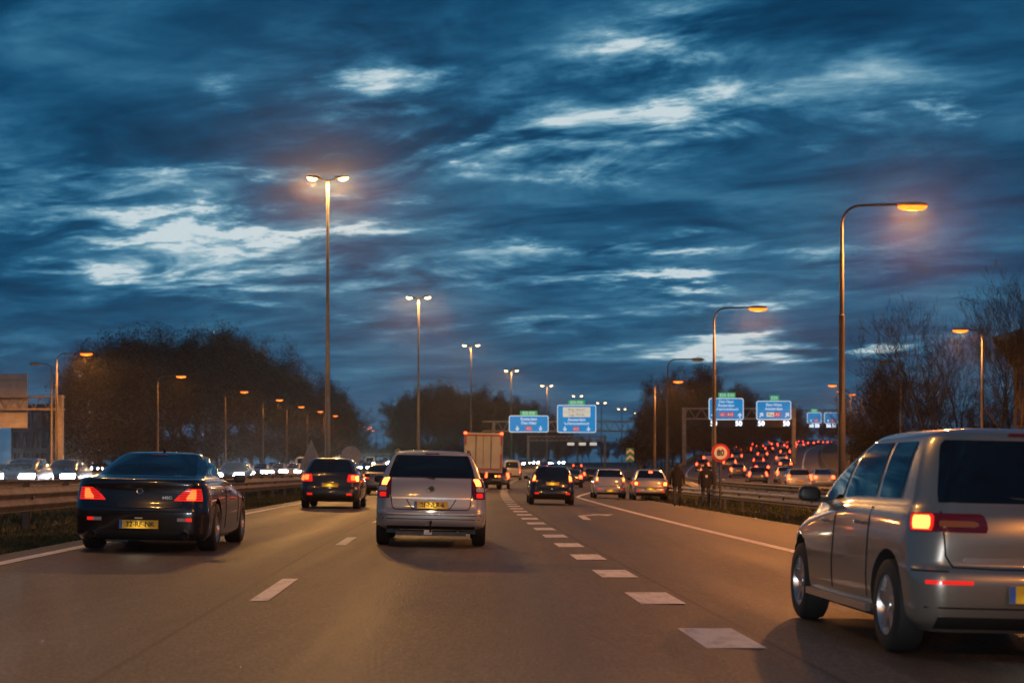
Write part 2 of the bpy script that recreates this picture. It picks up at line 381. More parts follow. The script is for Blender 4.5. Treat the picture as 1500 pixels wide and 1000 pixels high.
def strip(name, fl, fr, y0, y1, zf, mat, cols=8, dz=0., skirt=.14, parent=None, kind='structure'):
    b = MB(); rows = []
    for y in ys_range(y0, y1):
        l, r = fl(y), fr(y); row = [(l-.02, y, zf(l, y)+dz-skirt)] if skirt else []
        row += [(l+(r-l)*k/cols, y, zf(l+(r-l)*k/cols, y)+dz) for k in range(cols+1)]
        if skirt: row.append((r+.02, y, zf(r, y)+dz-skirt))
        rows.append(row)
    b.grid(rows); o = b.obj(name, mat, parent, smooth=60); fix_normals(o.data)
    uvl = o.data.uv_layers.new(name='across')                # lateral offset from the block line
    for lp in o.data.loops:
        co = o.data.vertices[lp.vertex_index].co; uvl.data[lp.index].uv = (co.x-cx(co.y), co.y)
    if kind and not parent: tag(o, kind=kind)
    return o
road = strip('motorway_carriageway', lambda y: cx(y)-7.7, lambda y: cx(y)+6.9+exit_w(y), -50, 690, zmain, M['asphalt'], 16)
onroad = strip('oncoming_carriageway', lambda y: cx(y)-31, lambda y: cx(y)-13.6, -50, 690, ground, M['asphalt'], 10)
straight = strip('branch_carriageway', lambda y: sx_(y)-7.4, lambda y: sx_(y)+7.4, 66, 690, ground, M['ramp_asphalt'], 6, dz=.006)
ramp = strip('slip_road', lambda y: rl(y), lambda y: rr_(y), -50, 640, lambda x, y: rz_tab(y), M['ramp_asphalt'], 8)
service = strip('service_road', lambda y: -56., lambda y: -48., -20, 500, ground, M['ramp_asphalt'], 3)
# painted markings: every stroke is a piece of its own, lying on its road
def stroke(name, f, w, y0, y1, parent, zf=zmain, n=None):
    b = MB(); n = n or max(1, int((y1-y0)/6)); rows = []
    for i in range(n+1):
        y = y0+(y1-y0)*i/n; x = f(y); rows.append([(x-w/2, y, zf(x, y)+.006), (x+w/2, y, zf(x, y)+.006)])
    b.grid(rows); o = b.obj(name, M['marking'], parent); fix_normals(o.data); return o
y = 12.1-3.8*3
while y < 235:
    stroke('block_marking', lambda q: cx(q), .42, y-.72, y+.72, road, n=1); y += 3.8
y = 14.5-11*2
while y < 260:
    stroke('lane_dash', lambda q: cx(q)-3.68, .17, y, y+3.0, road, n=1); y += 11.0
stroke('edge_line', lambda q: cx(q)-7.2, .2, -50, 680, road)
stroke('edge_line', lambda q: cx(q)+3.65+exit_w(q)*.95, .2, -50, 600, road)
for t_ in (-17.3, -20.9, -24.5):
    y = -20.
    while y < 330:
        stroke('lane_dash', lambda q: cx(q)+t_, .15, y, y+3., onroad, ground, 1); y += 12
for t_ in (-14.2, -28.6): stroke('edge_line', lambda q: cx(q)+t_, .2, -50, 680, onroad, ground)
zr_f = lambda x, y: rz_tab(y)
for k in (4.2, 7.7, 11.2):
    y = 30.
    while y < 300:
        stroke('lane_dash', lambda q: rl(q)+k, .15, y, y+3., ramp, zr_f, 1); y += 12
stroke('edge_line', lambda q: rl(q)+.7, .2, -50, 600, ramp, zr_f)
stroke('edge_line', lambda q: rr_(q)-2.2, .22, -50, 600, ramp, zr_f)
# turn arrow painted in the right lane
def turn_arrow():
    b = MB(); ax, ay = ray_ground(872, 758)
    def q(pts):
        b.add([(ax+p[0], ay+p[1], zmain(ax+p[0], ay+p[1])+.006) for p in pts], [tuple(range(len(pts)))])
    q([(-.42,-2.2),(-.22,-2.2),(-.22,1.6),(-.42,1.6)])
    q([(-.42,1.7),(-.22,1.7),(.30,3.1),(.14,3.5)])
    q([(.05,3.65),(.75,4.1),(.50,2.4)])
    o = b.obj('turn_arrow', M['marking'], road); fix_normals(o.data)
    b2 = MB()
turn_arrow()

# ------------------------------------------------------------------ guard rails
PROF = [(0,.0),(.0,.04),(.06,.09),(.06,.13),(0,.18),(0,.22),(.06,.27),(.06,.31),(0,.36),(0,.40)]
def guard_rail(label, f, y0, y1, zf, side, top=.74, hgt=.40, post_y1=90, step=4., mat='zinc', beams=1):
    mid = (y0+y1)/2
    root = empty('guard_rail', (f(max(y0, 20)), max(y0, 20), zf(f(max(y0, 20)), max(y0, 20))), 0, label, 'guard rail')
    inv = Matrix.Translation(root.location).inverted()
    for bi in range(beams):
        b = MB(); rows = []
        for y in ys_range(y0, y1, 2., 6.):
            x = f(y); z = zf(x, y)+top-hgt-bi*(hgt+.05); k = hgt/.40
            rows.append([inv @ Vector((x+side*o, y, z+h*k)) for o, h in PROF] + [inv @ Vector((x+side*(o-.012), y, z+h*k)) for o, h in reversed(PROF)])
        b.grid(rows, closed=True); o = b.obj('beam', M[mat], root, smooth=50); fix_normals(o.data)
    pm = None; y = y0+.5
    while y < post_y1:
        x = f(y)
        if pm is None:
            b = MB(); b.box(-.05,.05,-.06,-.052,-.3,top-.06); b.box(-.05,.05,.052,.06,-.3,top-.06); b.box(-.006,.006,-.052,.052,-.3,top-.06)
            b.box(-.14 if side < 0 else 0, 0 if side < 0 else .14, -.05, .05, top-.22, top-.12)
            pm = b.mesh('post', M['zinc_dull'])
        p = bpy.data.objects.new('post', pm); C.objects.link(p); p.parent = root
        p.location = inv @ Vector((x-side*.1, y, zf(x, y))); y += step
    return root
guard_rail('grey steel guard rail on the grass strip left of the black coupe', lambda y: cx(y)-9.25, 12, 600, zmain, 1, .76, .42, 110, mat='zinc_dull')
guard_rail('far median guard rail at the edge of the oncoming lanes', lambda y: cx(y)-12.6, 20, 600, ground, -1, .74, .34, 110, mat='zinc_dull')
guard_rail('steel guard rail on the right verge behind the two walking people', lambda y: cx(y)+7.75+exit_w(y)*1.05, 16, 190, zmain, -1, .76, .36, 110)
guard_rail('guard rail along the near edge of the congested slip road', lambda y: rl(y)-.35, 24, 420, lambda x, y: rz_tab(y), -1, .78, .34, 110, mat='zinc_dull')
guard_rail('guard rail along the outer right edge of the slip road', lambda y: rr_(y)+.6, 60, 560, lambda x, y: rz_tab(y), -1, .78, .34, 110, mat='zinc_dull')
guard_rail('guard rail in front of the dark wood beyond the oncoming traffic', lambda y: -32.9 if y < 330 else sx_(y)-8, 70, 500, ground, 1, .76, .34, 100, mat='zinc_dull')

# ------------------------------------------------------------------ street lamps
def add_light(name, parent, loc, power, col, size=.18, spot=R(178), rot=(0,0,0), blend=.2):
    d = bpy.data.lights.new(name, 'SPOT'); d.energy = power; d.color = col; d.shadow_soft_size = size; d.spot_size = spot; d.spot_blend = blend
    o = bpy.data.objects.new(name, d); C.objects.link(o); o.parent = parent; o.location = loc; o.rotation_euler = rot
    return o
def bowl(L, W, D, flat=.55):
    """drop lens: half ellipsoid hanging below, long axis x"""
    b = MB(); rows = []
    for i in range(7):
        a = math.pi/2*i/6; r = math.cos(a) if i < 6 else .02
        rows.append([(L/2*r**flat*abs(math.cos(q))**flat*math.copysign(1, math.cos(q)), W/2*r**flat*abs(math.sin(q))**flat*math.copysign(1, math.sin(q)), -D*math.sin(a)) for q in [2*math.pi*k/16 for k in range(16)]])
    b.grid(rows, closed=True); b.add(rows[0], [tuple(range(16))]); b.add(rows[-1], [tuple(range(16))]); return b
def housing(L, W, H):
    b = MB(); rows = []
    for i, (zz, s) in enumerate(((0,1.0),(.25*H,1.02),(.6*H,.92),(.9*H,.6),(H,.15))):
        rows.append([((abs(math.cos(q))**.6)*math.copysign(1, math.cos(q))*L/2*s, (abs(math.sin(q))**.6)*math.copysign(1, math.sin(q))*W/2*s, zz) for q in [2*math.pi*k/20 for k in range(20)]])
    b.grid(rows, closed=True); b.add(rows[-1], [tuple(range(20))]); b.add(rows[0], [tuple(range(20))]); return b
_m = {}
def lamp_part(key, fn):
    if key not in _m: _m[key] = fn()
    return _m[key]
def link(name, me, parent, loc=(0,0,0), rot=(0,0,0)):
    o = bpy.data.objects.new(name, me); C.objects.link(o); o.parent = parent; o.location = loc; o.rotation_euler = rot; return o
WARM, ORNG = (1, .46, .10), (1, .34, .06)
def median_lamp(x, y, label, lit=True, power=None, H=19.0, rz=0.):
    z = ground(x, y); r = empty('median_lamp', (x, y, z), rz, label, 'street lamp', 'tall twin street lamps along the median')
    def pole():
        b = MB(); b.lathe([(-.3,.19),(1.6,.19),(1.62,.165),(8,.14),(8.02,.125),(13,.105),(H,.08),(H+.05,.02)], 14, 'z'); return b.mesh('pole', M['pole_grey'], 40)
    def arm():
        b = MB(); b.tube([(-.62,0,H+.12),(-.3,0,H+.03),(0,0,H-.02),(.3,0,H+.03),(.62,0,H+.12)], .045, 8); return b.mesh('arm', M['head_grey'], 60)
    link('pole', lamp_part('mp', pole), r); link('arm', lamp_part('ma', arm), r)
    for sd in (-1, 1):
        h = link('lamp_head', lamp_part('mh', lambda: housing(.95,.42,.2).mesh('lamp_head', M['head_grey'], 50)), r, (sd*.86, 0, H+.13), (0, -sd*R(8), 0))
        link('lens', lamp_part('ml', lambda: bowl(.62,.38,.17,1.).mesh('lens', M['lens_warm'], 80)), h, (sd*.1, 0, -.003))
    if power: 
        for sd in (-1, 1): add_light('median_light', r, (sd*.95, 0, H-.15), power/2, WARM, .2)
    return r
med = [(-38,None),(31,None),(101,480),(170,613),(235,690),(294,749),(345,801),(393,846),(432,881),(475,911),(508,935)]
ordn = ['first','second','third','fourth','fifth','sixth','seventh','eighth','ninth']
k = 0
for y, px in med:
    if px is None: x = cx(y)-11.0; lab = 'tall twin street lamp of the median, beside the viewer' if y > 0 else 'tall twin street lamp of the median, behind the viewer'
    else:
        x = (px-750)/2400*y
        lab = ('tallest twin-headed street lamp on the median, left of the silver estate car' if k == 0 else f'{ordn[k]} twin-headed median street lamp counted from the nearest one'); k += 1
    pw = {-38:.68, 31:.36, 101:1.5, 170:1.4}.get(y, .7)*MEDIAN_W if y < 360 else None
    top = {101:428,170:254,235:184,294:147,345:125,393:110,432:100,475:91,508:85}.get(y)
    H = 19.0
    o = median_lamp(x, y, lab, True, pw, H, hd(cx, y) if y > 0 else 0)
    if top:   # ground level so that the head keeps its height above the carriageway
        o.location.z = 1.2 + top/2400*y - H - .1
        if o.location.z > ground(x, y): o.location.z = min(o.location.z, ground(x, y)+.25)
def arm_lamp(x, y, rz, label, group, lit=True, power=None, H=9.95, reach=1.85, mat='pole_brown', name='road_lamp', zf=None):
    z = (zf or ground)(x, y); r = empty(name, (x, y, z), rz, label, 'street lamp', group)
    def pole():
        b = MB(); b.lathe([(-.3,.12),(3.2,.12),(3.22,.105),(6.4,.10),(6.42,.075),(8.4,.072),(8.42,.055),(H-.62,.052)], 14, 'z'); return b.mesh('pole', M[mat], 40)
    def arm():
        b = MB(); pts = [(0,0,H-.66)]+[(.62-.62*math.cos(a), 0, H-.62+.62*math.sin(a)) for a in [R(q) for q in range(0, 91, 15)]]+[(reach,0,H+.03)]
        b.tube(pts, .045, 8); return b.mesh('arm', M[mat], 60)
    link('pole', lamp_part(('ap', H, mat), pole), r); link('arm', lamp_part(('aa', H, reach, mat), arm), r)
    h = link('lamp_head', lamp_part('ah', lambda: housing(1.0,.3,.14).mesh('lamp_head', M['head_grey'], 50)), r, (reach+.42, 0, H-.02))
    lm = 'lens_orange' if lit else 'lens_off'
    link('lens', lamp_part(('al', lit), lambda: bowl(.96,.27,.145).mesh('lens', M[lm], 80)), h, (.02, 0, -.003))
    if lit: link('bulb', lamp_part('ab', lambda: bowl(.58,.15,.155).mesh('bulb', M['bulb_orange'], 80)), h, (.02, 0, -.004))
    if power and lit: add_light('road_light', r, (reach+.42, 0, H-.32), power, ORNG, .2)
    return r
g_v = 'orange lamps between motorway and slip road'
for (y, px, top, lit, lab) in [(-11,None,None,True,'orange street lamp of the right verge, behind the viewer'),(21,None,None,True,'orange street lamp of the right verge, beside the viewer'),
        (53,1233,293,True,'tall orange street lamp rising behind the silver people carrier'),(85.5,1046,443,True,'orange street lamp whose pole stands just left of the speed limit sign'),
        (125,978,521,False,'unlit bent-arm street lamp standing before the bare trees left of the speed sign'),(160,959,557,True,'small orange lamp left of the slip road gantry, over the stopped cars')]:
    if px is None: x = 10.7
    else: x = (px-750)/2400*y
    H = 9.95 if top is None else None
    z = ground(x, y)
    arm_lamp(x, y, 0, lab, g_v, lit, ORANGE_W*({-11:.7, 21:1.0}.get(y, 1.35)) if lit else None, 9.95)
g_r = 'orange lamps along the outer edge of the slip road'
for (y, px, top, lit, lab) in [(100,1439,483,True,'orange street lamp in front of the bare trees at the right'),(130,1320,521,False,'unlit grey street lamp among the bare trees at the right'),
        (182,1237,568,True,'orange lamp just right of the tall near pole, nearest of a far row'),(215,1246,576,True,'second orange lamp of the far row right of the tall pole'),(245,1262,580,True,'third orange lamp of the far row right of the tall pole'),
        (275,1285,583,True,'fourth orange lamp of the far row right of the tall pole')]:
    x = (px-750)/2400*y; zt = 1.2+(690-top)/2400*y
    o = arm_lamp(x, y, R(180), lab, g_r, lit, ORANGE_W*.7 if lit else None, 9.95, 0.9, 'pole_brown' if lit else 'pole_grey')
g_l = 'orange lamps in front of the dark wood on the left'
lab_l = ['orange lamp with a thin pole behind the black coupe roof', 'orange lamp lighting a patch of twigs left of the row']
for i, (y, px) in enumerate([(127,83),(160,231),(197,330),(225,385),(257,420),(285,450),(315,474),(345,490),(372,502),(398,512),(425,521),(450,528),(480,535)]):
    x = (px-750)/2400*y
    lab = ['orange bent-arm lamp beside the gantry post at the far left','orange lamp on a thin pole above the black coupe'][i] if i < 2 else f'{(ordn+["tenth","eleventh"])[i-2]} of the row of orange lamps before the left wood, counted from the coupe'
    arm_lamp(x, y, 0, lab, g_l, True, ORANGE_W*(1.3 if y < 150 else .36) if y < 330 else None, 9.95, 1.85)
arm_lamp(-45.5, 128., 0, 'orange lamp beside the service road, left of the frame', g_l, True, ORANGE_W*2.6, 9.95, .9)
for (y, px, lab) in [(140,76,'unlit bent-arm lamp with its arm to the left at the far left'),(178,104,'unlit thin lamp pole right of the gantry post at the far left')]:
    arm_lamp((px-750)/2400*y, y, R(180), lab, 'unlit lamps at the far left', False, None, 9.95, 1.0, 'pole_grey')
for i, (y, px, py) in enumerate([(430,551,604),(520,562,640),(560,572,636),(600,583,642),(640,596,645)]):
    arm_lamp((px-750)/2400*y, y, R(180) if i == 0 else 0, ['pale far lamp in the gap between the two woods','orange far lamp low in the gap between the woods, leftmost','orange far lamp low in the gap between the woods, second','orange far lamp low in the gap between the woods, third','orange far lamp low in the gap between the woods, rightmost'][i], 'far lamps in the gap between the woods', True, None, 9.95, 1.0)

# ------------------------------------------------------------------ gantries and signs
SB = make_mat('sign_blue', (.008,.14,.36), .4, emit=(.002,.18,.44), es=1.05)  # sign colours emit, standing in for light from the gantry lamps
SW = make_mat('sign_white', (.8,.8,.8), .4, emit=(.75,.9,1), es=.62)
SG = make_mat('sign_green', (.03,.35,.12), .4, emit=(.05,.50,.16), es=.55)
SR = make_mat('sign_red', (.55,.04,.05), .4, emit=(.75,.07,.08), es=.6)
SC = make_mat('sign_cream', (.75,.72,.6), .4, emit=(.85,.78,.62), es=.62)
SK = make_mat('sign_ink', (.01,.01,.012), .5)
SL = make_mat('matrix_lit', (.8,.85,1), .3, emit=(.75,.85,1), es=2.4)
SBK = vary(make_mat('sign_back', (.4,.38,.34), .6), (.40,.38,.34), (.55,.53,.48), 1.2)
M['gantry'] = vary(make_mat('gantry_steel', (.3,.28,.24), .55, .4), (.22,.2,.17), (.36,.33,.28), 2)
def arrow_mesh(b, x, z, s, ang, y):
    pts = [(-.13,-.62),(.13,-.62),(.13,.0),(.46,-.12),(.46,.14),(0,.62),(-.46,.14),(-.46,-.12),(-.13,.0)]
    ca, sa = math.cos(ang), math.sin(ang)
    pts = [(x+s*(p*ca-q*sa), z+s*(p*sa+q*ca)) for p, q in pts]
    n = len(pts); vs = [(p, y, q) for p, q in pts]+[(p, y+.01, q) for p, q in pts]
    b.add(vs, [tuple(range(n)), tuple(range(2*n-1, n-1, -1))]+[(i, (i+1) % n, n+(i+1) % n, n+i) for i in range(n)])
def plate_box(name, mat, parent, cx_, cz, w, h, y, d=.02, rad=.0):
    b = MB()
    if rad:
        pts = []
        for (sx, sz, a0) in ((1,1,0),(-1,1,90),(-1,-1,180),(1,-1,270)):
            for a in range(0, 91, 30):
                q = R(a0+a); pts.append((cx_+sx*(w/2-rad)+rad*math.cos(q), cz+sz*(h/2-rad)+rad*math.sin(q)))
        n = len(pts); b.add([(p, y, q) for p, q in pts]+[(p, y+d, q) for p, q in pts], [tuple(range(n)), tuple(range(2*n-1, n-1, -1))]+[(i, (i+1) % n, n+(i+1) % n, n+i) for i in range(n)])
    else: b.box(cx_-w/2, cx_+w/2, y, y+d, cz-h/2, cz+h/2)
    o = b.obj(name, mat, parent); fix_normals(o.data); return o
def sign_panel(x, y, z, w, h, label, e_text, lines, arrows, shields, cream=(), matrix=None, rz=0., ts=None):
    r = empty('direction_sign', (x, y, z), rz, label, 'road sign', 'blue direction signs over the lanes')
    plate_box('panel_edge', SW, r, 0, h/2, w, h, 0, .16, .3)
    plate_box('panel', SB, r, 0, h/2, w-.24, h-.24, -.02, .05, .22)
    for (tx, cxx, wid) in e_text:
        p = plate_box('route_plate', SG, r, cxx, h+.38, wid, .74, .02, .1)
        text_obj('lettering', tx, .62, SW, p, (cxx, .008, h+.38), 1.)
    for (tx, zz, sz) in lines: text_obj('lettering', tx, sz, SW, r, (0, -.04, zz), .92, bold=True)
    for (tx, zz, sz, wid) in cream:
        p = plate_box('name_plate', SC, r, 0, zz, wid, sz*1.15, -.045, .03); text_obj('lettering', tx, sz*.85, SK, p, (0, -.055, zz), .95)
    for (ax, az, s, ang) in arrows:
        b = MB(); arrow_mesh(b, ax, az, s, ang, -.045); o = b.obj('arrow', SW, r); fix_normals(o.data)
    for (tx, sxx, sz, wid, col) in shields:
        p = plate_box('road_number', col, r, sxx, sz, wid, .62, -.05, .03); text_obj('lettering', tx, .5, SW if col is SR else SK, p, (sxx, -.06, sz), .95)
    if matrix:
        d = plate_box('matrix_board', SK, r, 0, -.55, w*.98, 1.0, .05, .2)
        for mx_ in matrix: text_obj('lettering', '50', .95, SL, d, (mx_, .035, -.52), 1., bold=True)
    for bx_ in (-w*.3, w*.3):
        b = MB(); b.box(bx_-.06, bx_+.06, .16, .5, .1, h-.1); b.obj('bracket', M['gantry'], r)
    return r
def truss(name, x0, x1, y, z0, hgt, label, base0, base1, rz=0, post_w=.5, mat='gantry', over=0., p1=True, dep=.9):
    r = empty(name, (x0, y, base0), rz, label, 'gantry')
    L = x1-x0; z = z0-base0
    def beam(nm, zz, yy):
        b = MB(); b.box(-over, L, yy-.09, yy+.09, zz-.09, zz+.09); b.obj(nm, M[mat], r)
    for zz in (z, z+hgt):
        for yy in (0, dep): beam('chord', zz, yy)
    n = max(3, int(L/hgt/1.1)); db = MB()
    dm = None
    for i in range(n):
        xa = L*i/n; xb = L*(i+.5)/n; xc = L*(i+1)/n
        for (pa, pb) in (((xa,0,z),(xb,0,z+hgt)),((xb,0,z+hgt),(xc,0,z))):
            b = MB(); b.tube([(0,0,0),(pb[0]-pa[0], 0, pb[2]-pa[2])], .06, 6)
            key = (round(pb[0]-pa[0],3), round(pb[2]-pa[2],3), mat)
            me = lamp_part(('br',)+key, lambda: b.mesh('brace', M[mat])); link('brace', me, r, pa)
    ends = [(-over*0+post_w/2, 0.)] + ([(L-post_w/2, base1-base0)] if p1 else [])
    for (px_, bz) in ends:
        b = MB(); b.box(px_-post_w/2, px_+post_w/2, .1, .1+post_w*.9, bz-.5, z+hgt+.15); b.obj('post', M[mat], r)
    return r
def pxX(px, y): return (px-750)/2400*y
def pyZ(py, y): return 1.2+(690-py)/2400*y
GY = 265.
x0, x1 = pxX(721, GY), pxX(940, GY)
truss('sign_gantry', x0, x1, GY, pyZ(631, GY), pyZ(617, GY)-pyZ(631, GY), 'steel lattice gantry carrying the two central blue signs', ground(x0, GY), ground(x1, GY), over=1.6)
s1w = 58/2400*GY
r = sign_panel(pxX(774.5, GY), GY-.6, pyZ(633, GY), s1w, 24.5/2400*GY, 'smaller blue sign for Rotterdam and Den Haag left of the taller sign', [('E25 E30', 0., 2.8)],
    [('Rotterdam', 2.12, .66), ('Den Haag', 1.5, .66)], [(-1.85,.62,.62,math.pi),(1.9,.62,.62,math.pi)], [('A12', 0, .62, 1.05, SR)])
r = sign_panel(pxX(844.5, GY), GY-.6, pyZ(633.5, GY), 57/2400*GY, 40.5/2400*GY, 'tallest blue sign with two cream name plates, over the middle of the road', [('E25 E30', 0., 2.7)],
    [('Amsterdam', 2.08, .66), ("'s-Hertogenbosch", 1.46, .62)], [(-1.9,.62,.62,math.pi),(1.9,.62,.62,math.pi)], [('A12', -.1, .6, 1.0, SR)], cream=[('Ring Utrecht', 3.72, .66, 4.4), ('Lage Weide', 2.9, .66, 4.4)])
RY = 230.
x0, x1 = pxX(1000, RY), pxX(1166, RY)
truss('sign_gantry', x0, x1, RY, pyZ(613, RY), 1.45, 'lattice gantry over the slip road carrying signs and speed displays', ground(x0, RY), rz_tab(RY), mat='gantry')
sign_panel(pxX(1063, RY), RY-.6, pyZ(615, RY), 51/2400*RY, 32/2400*RY, 'blue sign partly hidden by a lamp pole above the slip road', [('E25 E30', .1, 2.4)],
    [('Den Haag', 2.55, .56), ('Rotterdam', 2.02, .56), ("'s-Hertogenbosch", 1.5, .52)], [(-1.85,.62,.6,0),(1.9,.62,.6,0)], [('A2', -.55, .75, .85, SR), ('A12', .55, .75, 1.05, SR)], matrix=(-1.75, 1.75))
sign_panel(pxX(1132.5, RY), RY-.6, pyZ(615, RY), 51/2400*RY, 28/2400*RY, 'blue sign with two slanted arrows at the right end of its gantry', [('E35', .1, 1.3)],
    [('Ring-West', 2.1, .56), ('Amsterdam', 1.55, .56)], [(-1.75,.72,.62,R(-38)),(1.85,.72,.62,R(-38))], [('Ring', -.5, .75, 1.05, SC), ('A2', .52, .75, .95, SR)], matrix=(-1.75, 1.75))
FY = 345.
x0, x1 = pxX(1164, FY), pxX(1232, FY)
truss('sign_gantry', x0-1, x1+4, FY, pyZ(611, FY), 1.5, 'small far gantry over the slip road beyond the near one', rz_tab(FY), rz_tab(FY))
for (pc, lab, e) in ((1192, 'far bluish sign on the small slip road gantry, left one', 'E35'), (1217, 'far bluish sign on the small slip road gantry, right one', None)):
    sign_panel(pxX(pc, FY), FY-.6, pyZ(620, FY), 21/2400*FY, 16/2400*FY, lab, [(e, 0, 1.4)] if e else [], [], [(-.7,.55,.5,0)], [('A2', .4, .6, .9, SR)], matrix=(-.6,.6))
# far gantry with lit boards in the bend
BY = 335.
x0, x1 = pxX(772, BY), pxX(888, BY)
gr = truss('sign_gantry', x0, x1, BY, pyZ(645, BY), .9, 'dark far gantry with lit boards low over the bend', ground(x0, BY), ground(x1, BY))
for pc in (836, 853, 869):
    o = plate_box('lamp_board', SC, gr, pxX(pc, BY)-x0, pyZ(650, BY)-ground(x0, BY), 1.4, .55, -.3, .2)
# far-left gantry seen from behind
LY = 150.
xr = pxX(91, LY)
tr = truss('sign_gantry', xr-30, xr, LY, pyZ(599, LY), 1.15, 'lattice gantry at the left edge with the back of a sign board', ground(xr-30, LY), ground(xr, LY), post_w=.55)
sb = empty('sign_board', (pxX(-2, LY), LY+1.1, pyZ(626, LY)), 0, 'pale back of a large sign board at the left edge', 'road sign')
b = MB(); b.box(-2.3,2.3,0,.12,0,5.0); b.obj('panel', SBK, sb)
for zz in (.6, 1.9, 3.2, 4.5):
    b = MB(); b.box(-2.25,2.25,-.1,-.002,zz-.05,zz+.05); b.obj('stiffener', SBK, sb)
# 80 sign
def speed_sign():
    Y = 58.; x = pxX(1055, Y); zb = ground(x, Y); zc = pyZ(663, Y); rad = 13.4/2400*Y
    r = empty('speed_limit_sign', (x, Y, zb), 0, 'round white speed limit sign with red rim reading 80', 'road sign')
    b = MB(); b.lathe([(-.3,.04),(zc-zb+.25,.04)], 10, 'z', cap=True); b.obj('post', M['zinc_dull'], r)
    def disc(nm, ra, y, m):
        b = MB(); b.lathe([(y, ra), (y+.02, ra)], 40, 'y', (0,0,zc-zb), cap=True); o = b.obj(nm, m, r); fix_normals(o.data); return o
    red = make_mat('sign_rim', (.62,.03,.02), .35)
    disc('rim', rad, -.08, red); d = disc('disc', rad*.72, -.105, M['white'])
    text_obj('lettering', '80', rad*.92, M['ink'], d, (0, -.115, zc-zb), .85, bold=True)
speed_sign()
# backs of two signs in the median
def back_sign(kind, px, py, Y, size, label):
    x = pxX(px, Y); zb = ground(x, Y); zc = pyZ(py, Y)
    r = empty('warning_sign' if kind == 3 else 'round_sign', (x, Y, zb), 0, label, 'road sign')
    b = MB(); b.lathe([(-.3,.035),(zc-zb,.035)], 8, 'z', cap=True); b.obj('post', M['zinc_dull'], r)
    b = MB(); n = 3 if kind == 3 else 28
    pts = [(size*math.sin(2*math.pi*k/n), size*math.cos(2*math.pi*k/n)) for k in range(n)]
    if n == 3: pts = [(p*.78, q*1.05) for p, q in pts]
    b.add([(p,-.03,q+zc-zb) for p, q in pts]+[(p,.0,q+zc-zb) for p, q in pts], [tuple(range(n)), tuple(range(2*n-1, n-1, -1))]+[(i, (i+1) % n, n+(i+1) % n, n+i) for i in range(n)])
    o = b.obj('panel', M['sign_grey'], r); fix_normals(o.data)
    b = MB(); b.box(-size*.5, size*.5, -.06, -.032, zc-zb-.04, zc-zb+.04); b.obj('clamp', M['zinc'], r)
back_sign(3, 456, 674, 82., .98, 'grey back of a triangular sign in the median left of the tallest lamp')
back_sign(0, 514, 668, 100., .62, 'grey back of a round sign right of the tallest median lamp')
# green and white chevron marker at the fork
def chevron():
    Y = 190.; x = pxX(923, Y); zb = ground(x, Y)
    r = empty('chevron_marker', (x, Y, zb), 0, 'green and white chevron marker where the exit forks off', 'road sign')
    z0, z1 = pyZ(676, Y)-zb, pyZ(656, Y)-zb; w = 11/2400*Y
    gm = make_mat('marker_green', (.02,.3,.12), .4); b = MB(); b.box(-w/2, w/2, 0, .06, z0, z1); b.obj('panel', gm, r)
    for k in range(2):
        zc = z0+(z1-z0)*(.08+.46*k); h = (z1-z0)*.2
        b = MB()
        for sd in (-1, 1):
            b.add([(0,-.02,zc+h*1.1),(0,-.02,zc+h*2.1),(sd*w/2,-.02,zc+h),(sd*w/2,-.02,zc)], [(0,1,2,3)])
        b.obj('chevron', M['white'], r)
    for sd in (-.35, .35):
        b = MB(); b.tube([(sd*w,.1,-.3),(sd*w,.1,z1)], .04, 6); b.obj('post', M['zinc_dull'], r)
chevron()
# overpass in the gap, seen far off
def overpass():
    Y = 520.; r = empty('overpass', (-60, Y, ground(-60, Y)), 0, 'low concrete overpass far off in the gap between the woods', 'bridge')
    cm = vary(make_mat('concrete', (.3,.29,.27), .8), (.22,.21,.2), (.33,.32,.3), .5)
    zb = ground(-60, Y); z = pyZ(661, Y)-zb
    b = MB(); b.box(-30, 45, 0, 9, z-1.6, z-.5); b.obj('deck', cm, r)
    b = MB(); b.box(-30, 45, -.12, .12, z-.5, z+.5); b.obj('parapet', M['zinc_dull'], r)
    for xx in (-12, 10, 26):
        b = MB(); b.box(xx-.5, xx+.5, 3.5, 5.5, -1, z-1.6); b.obj('pier', cm, r)
overpass()
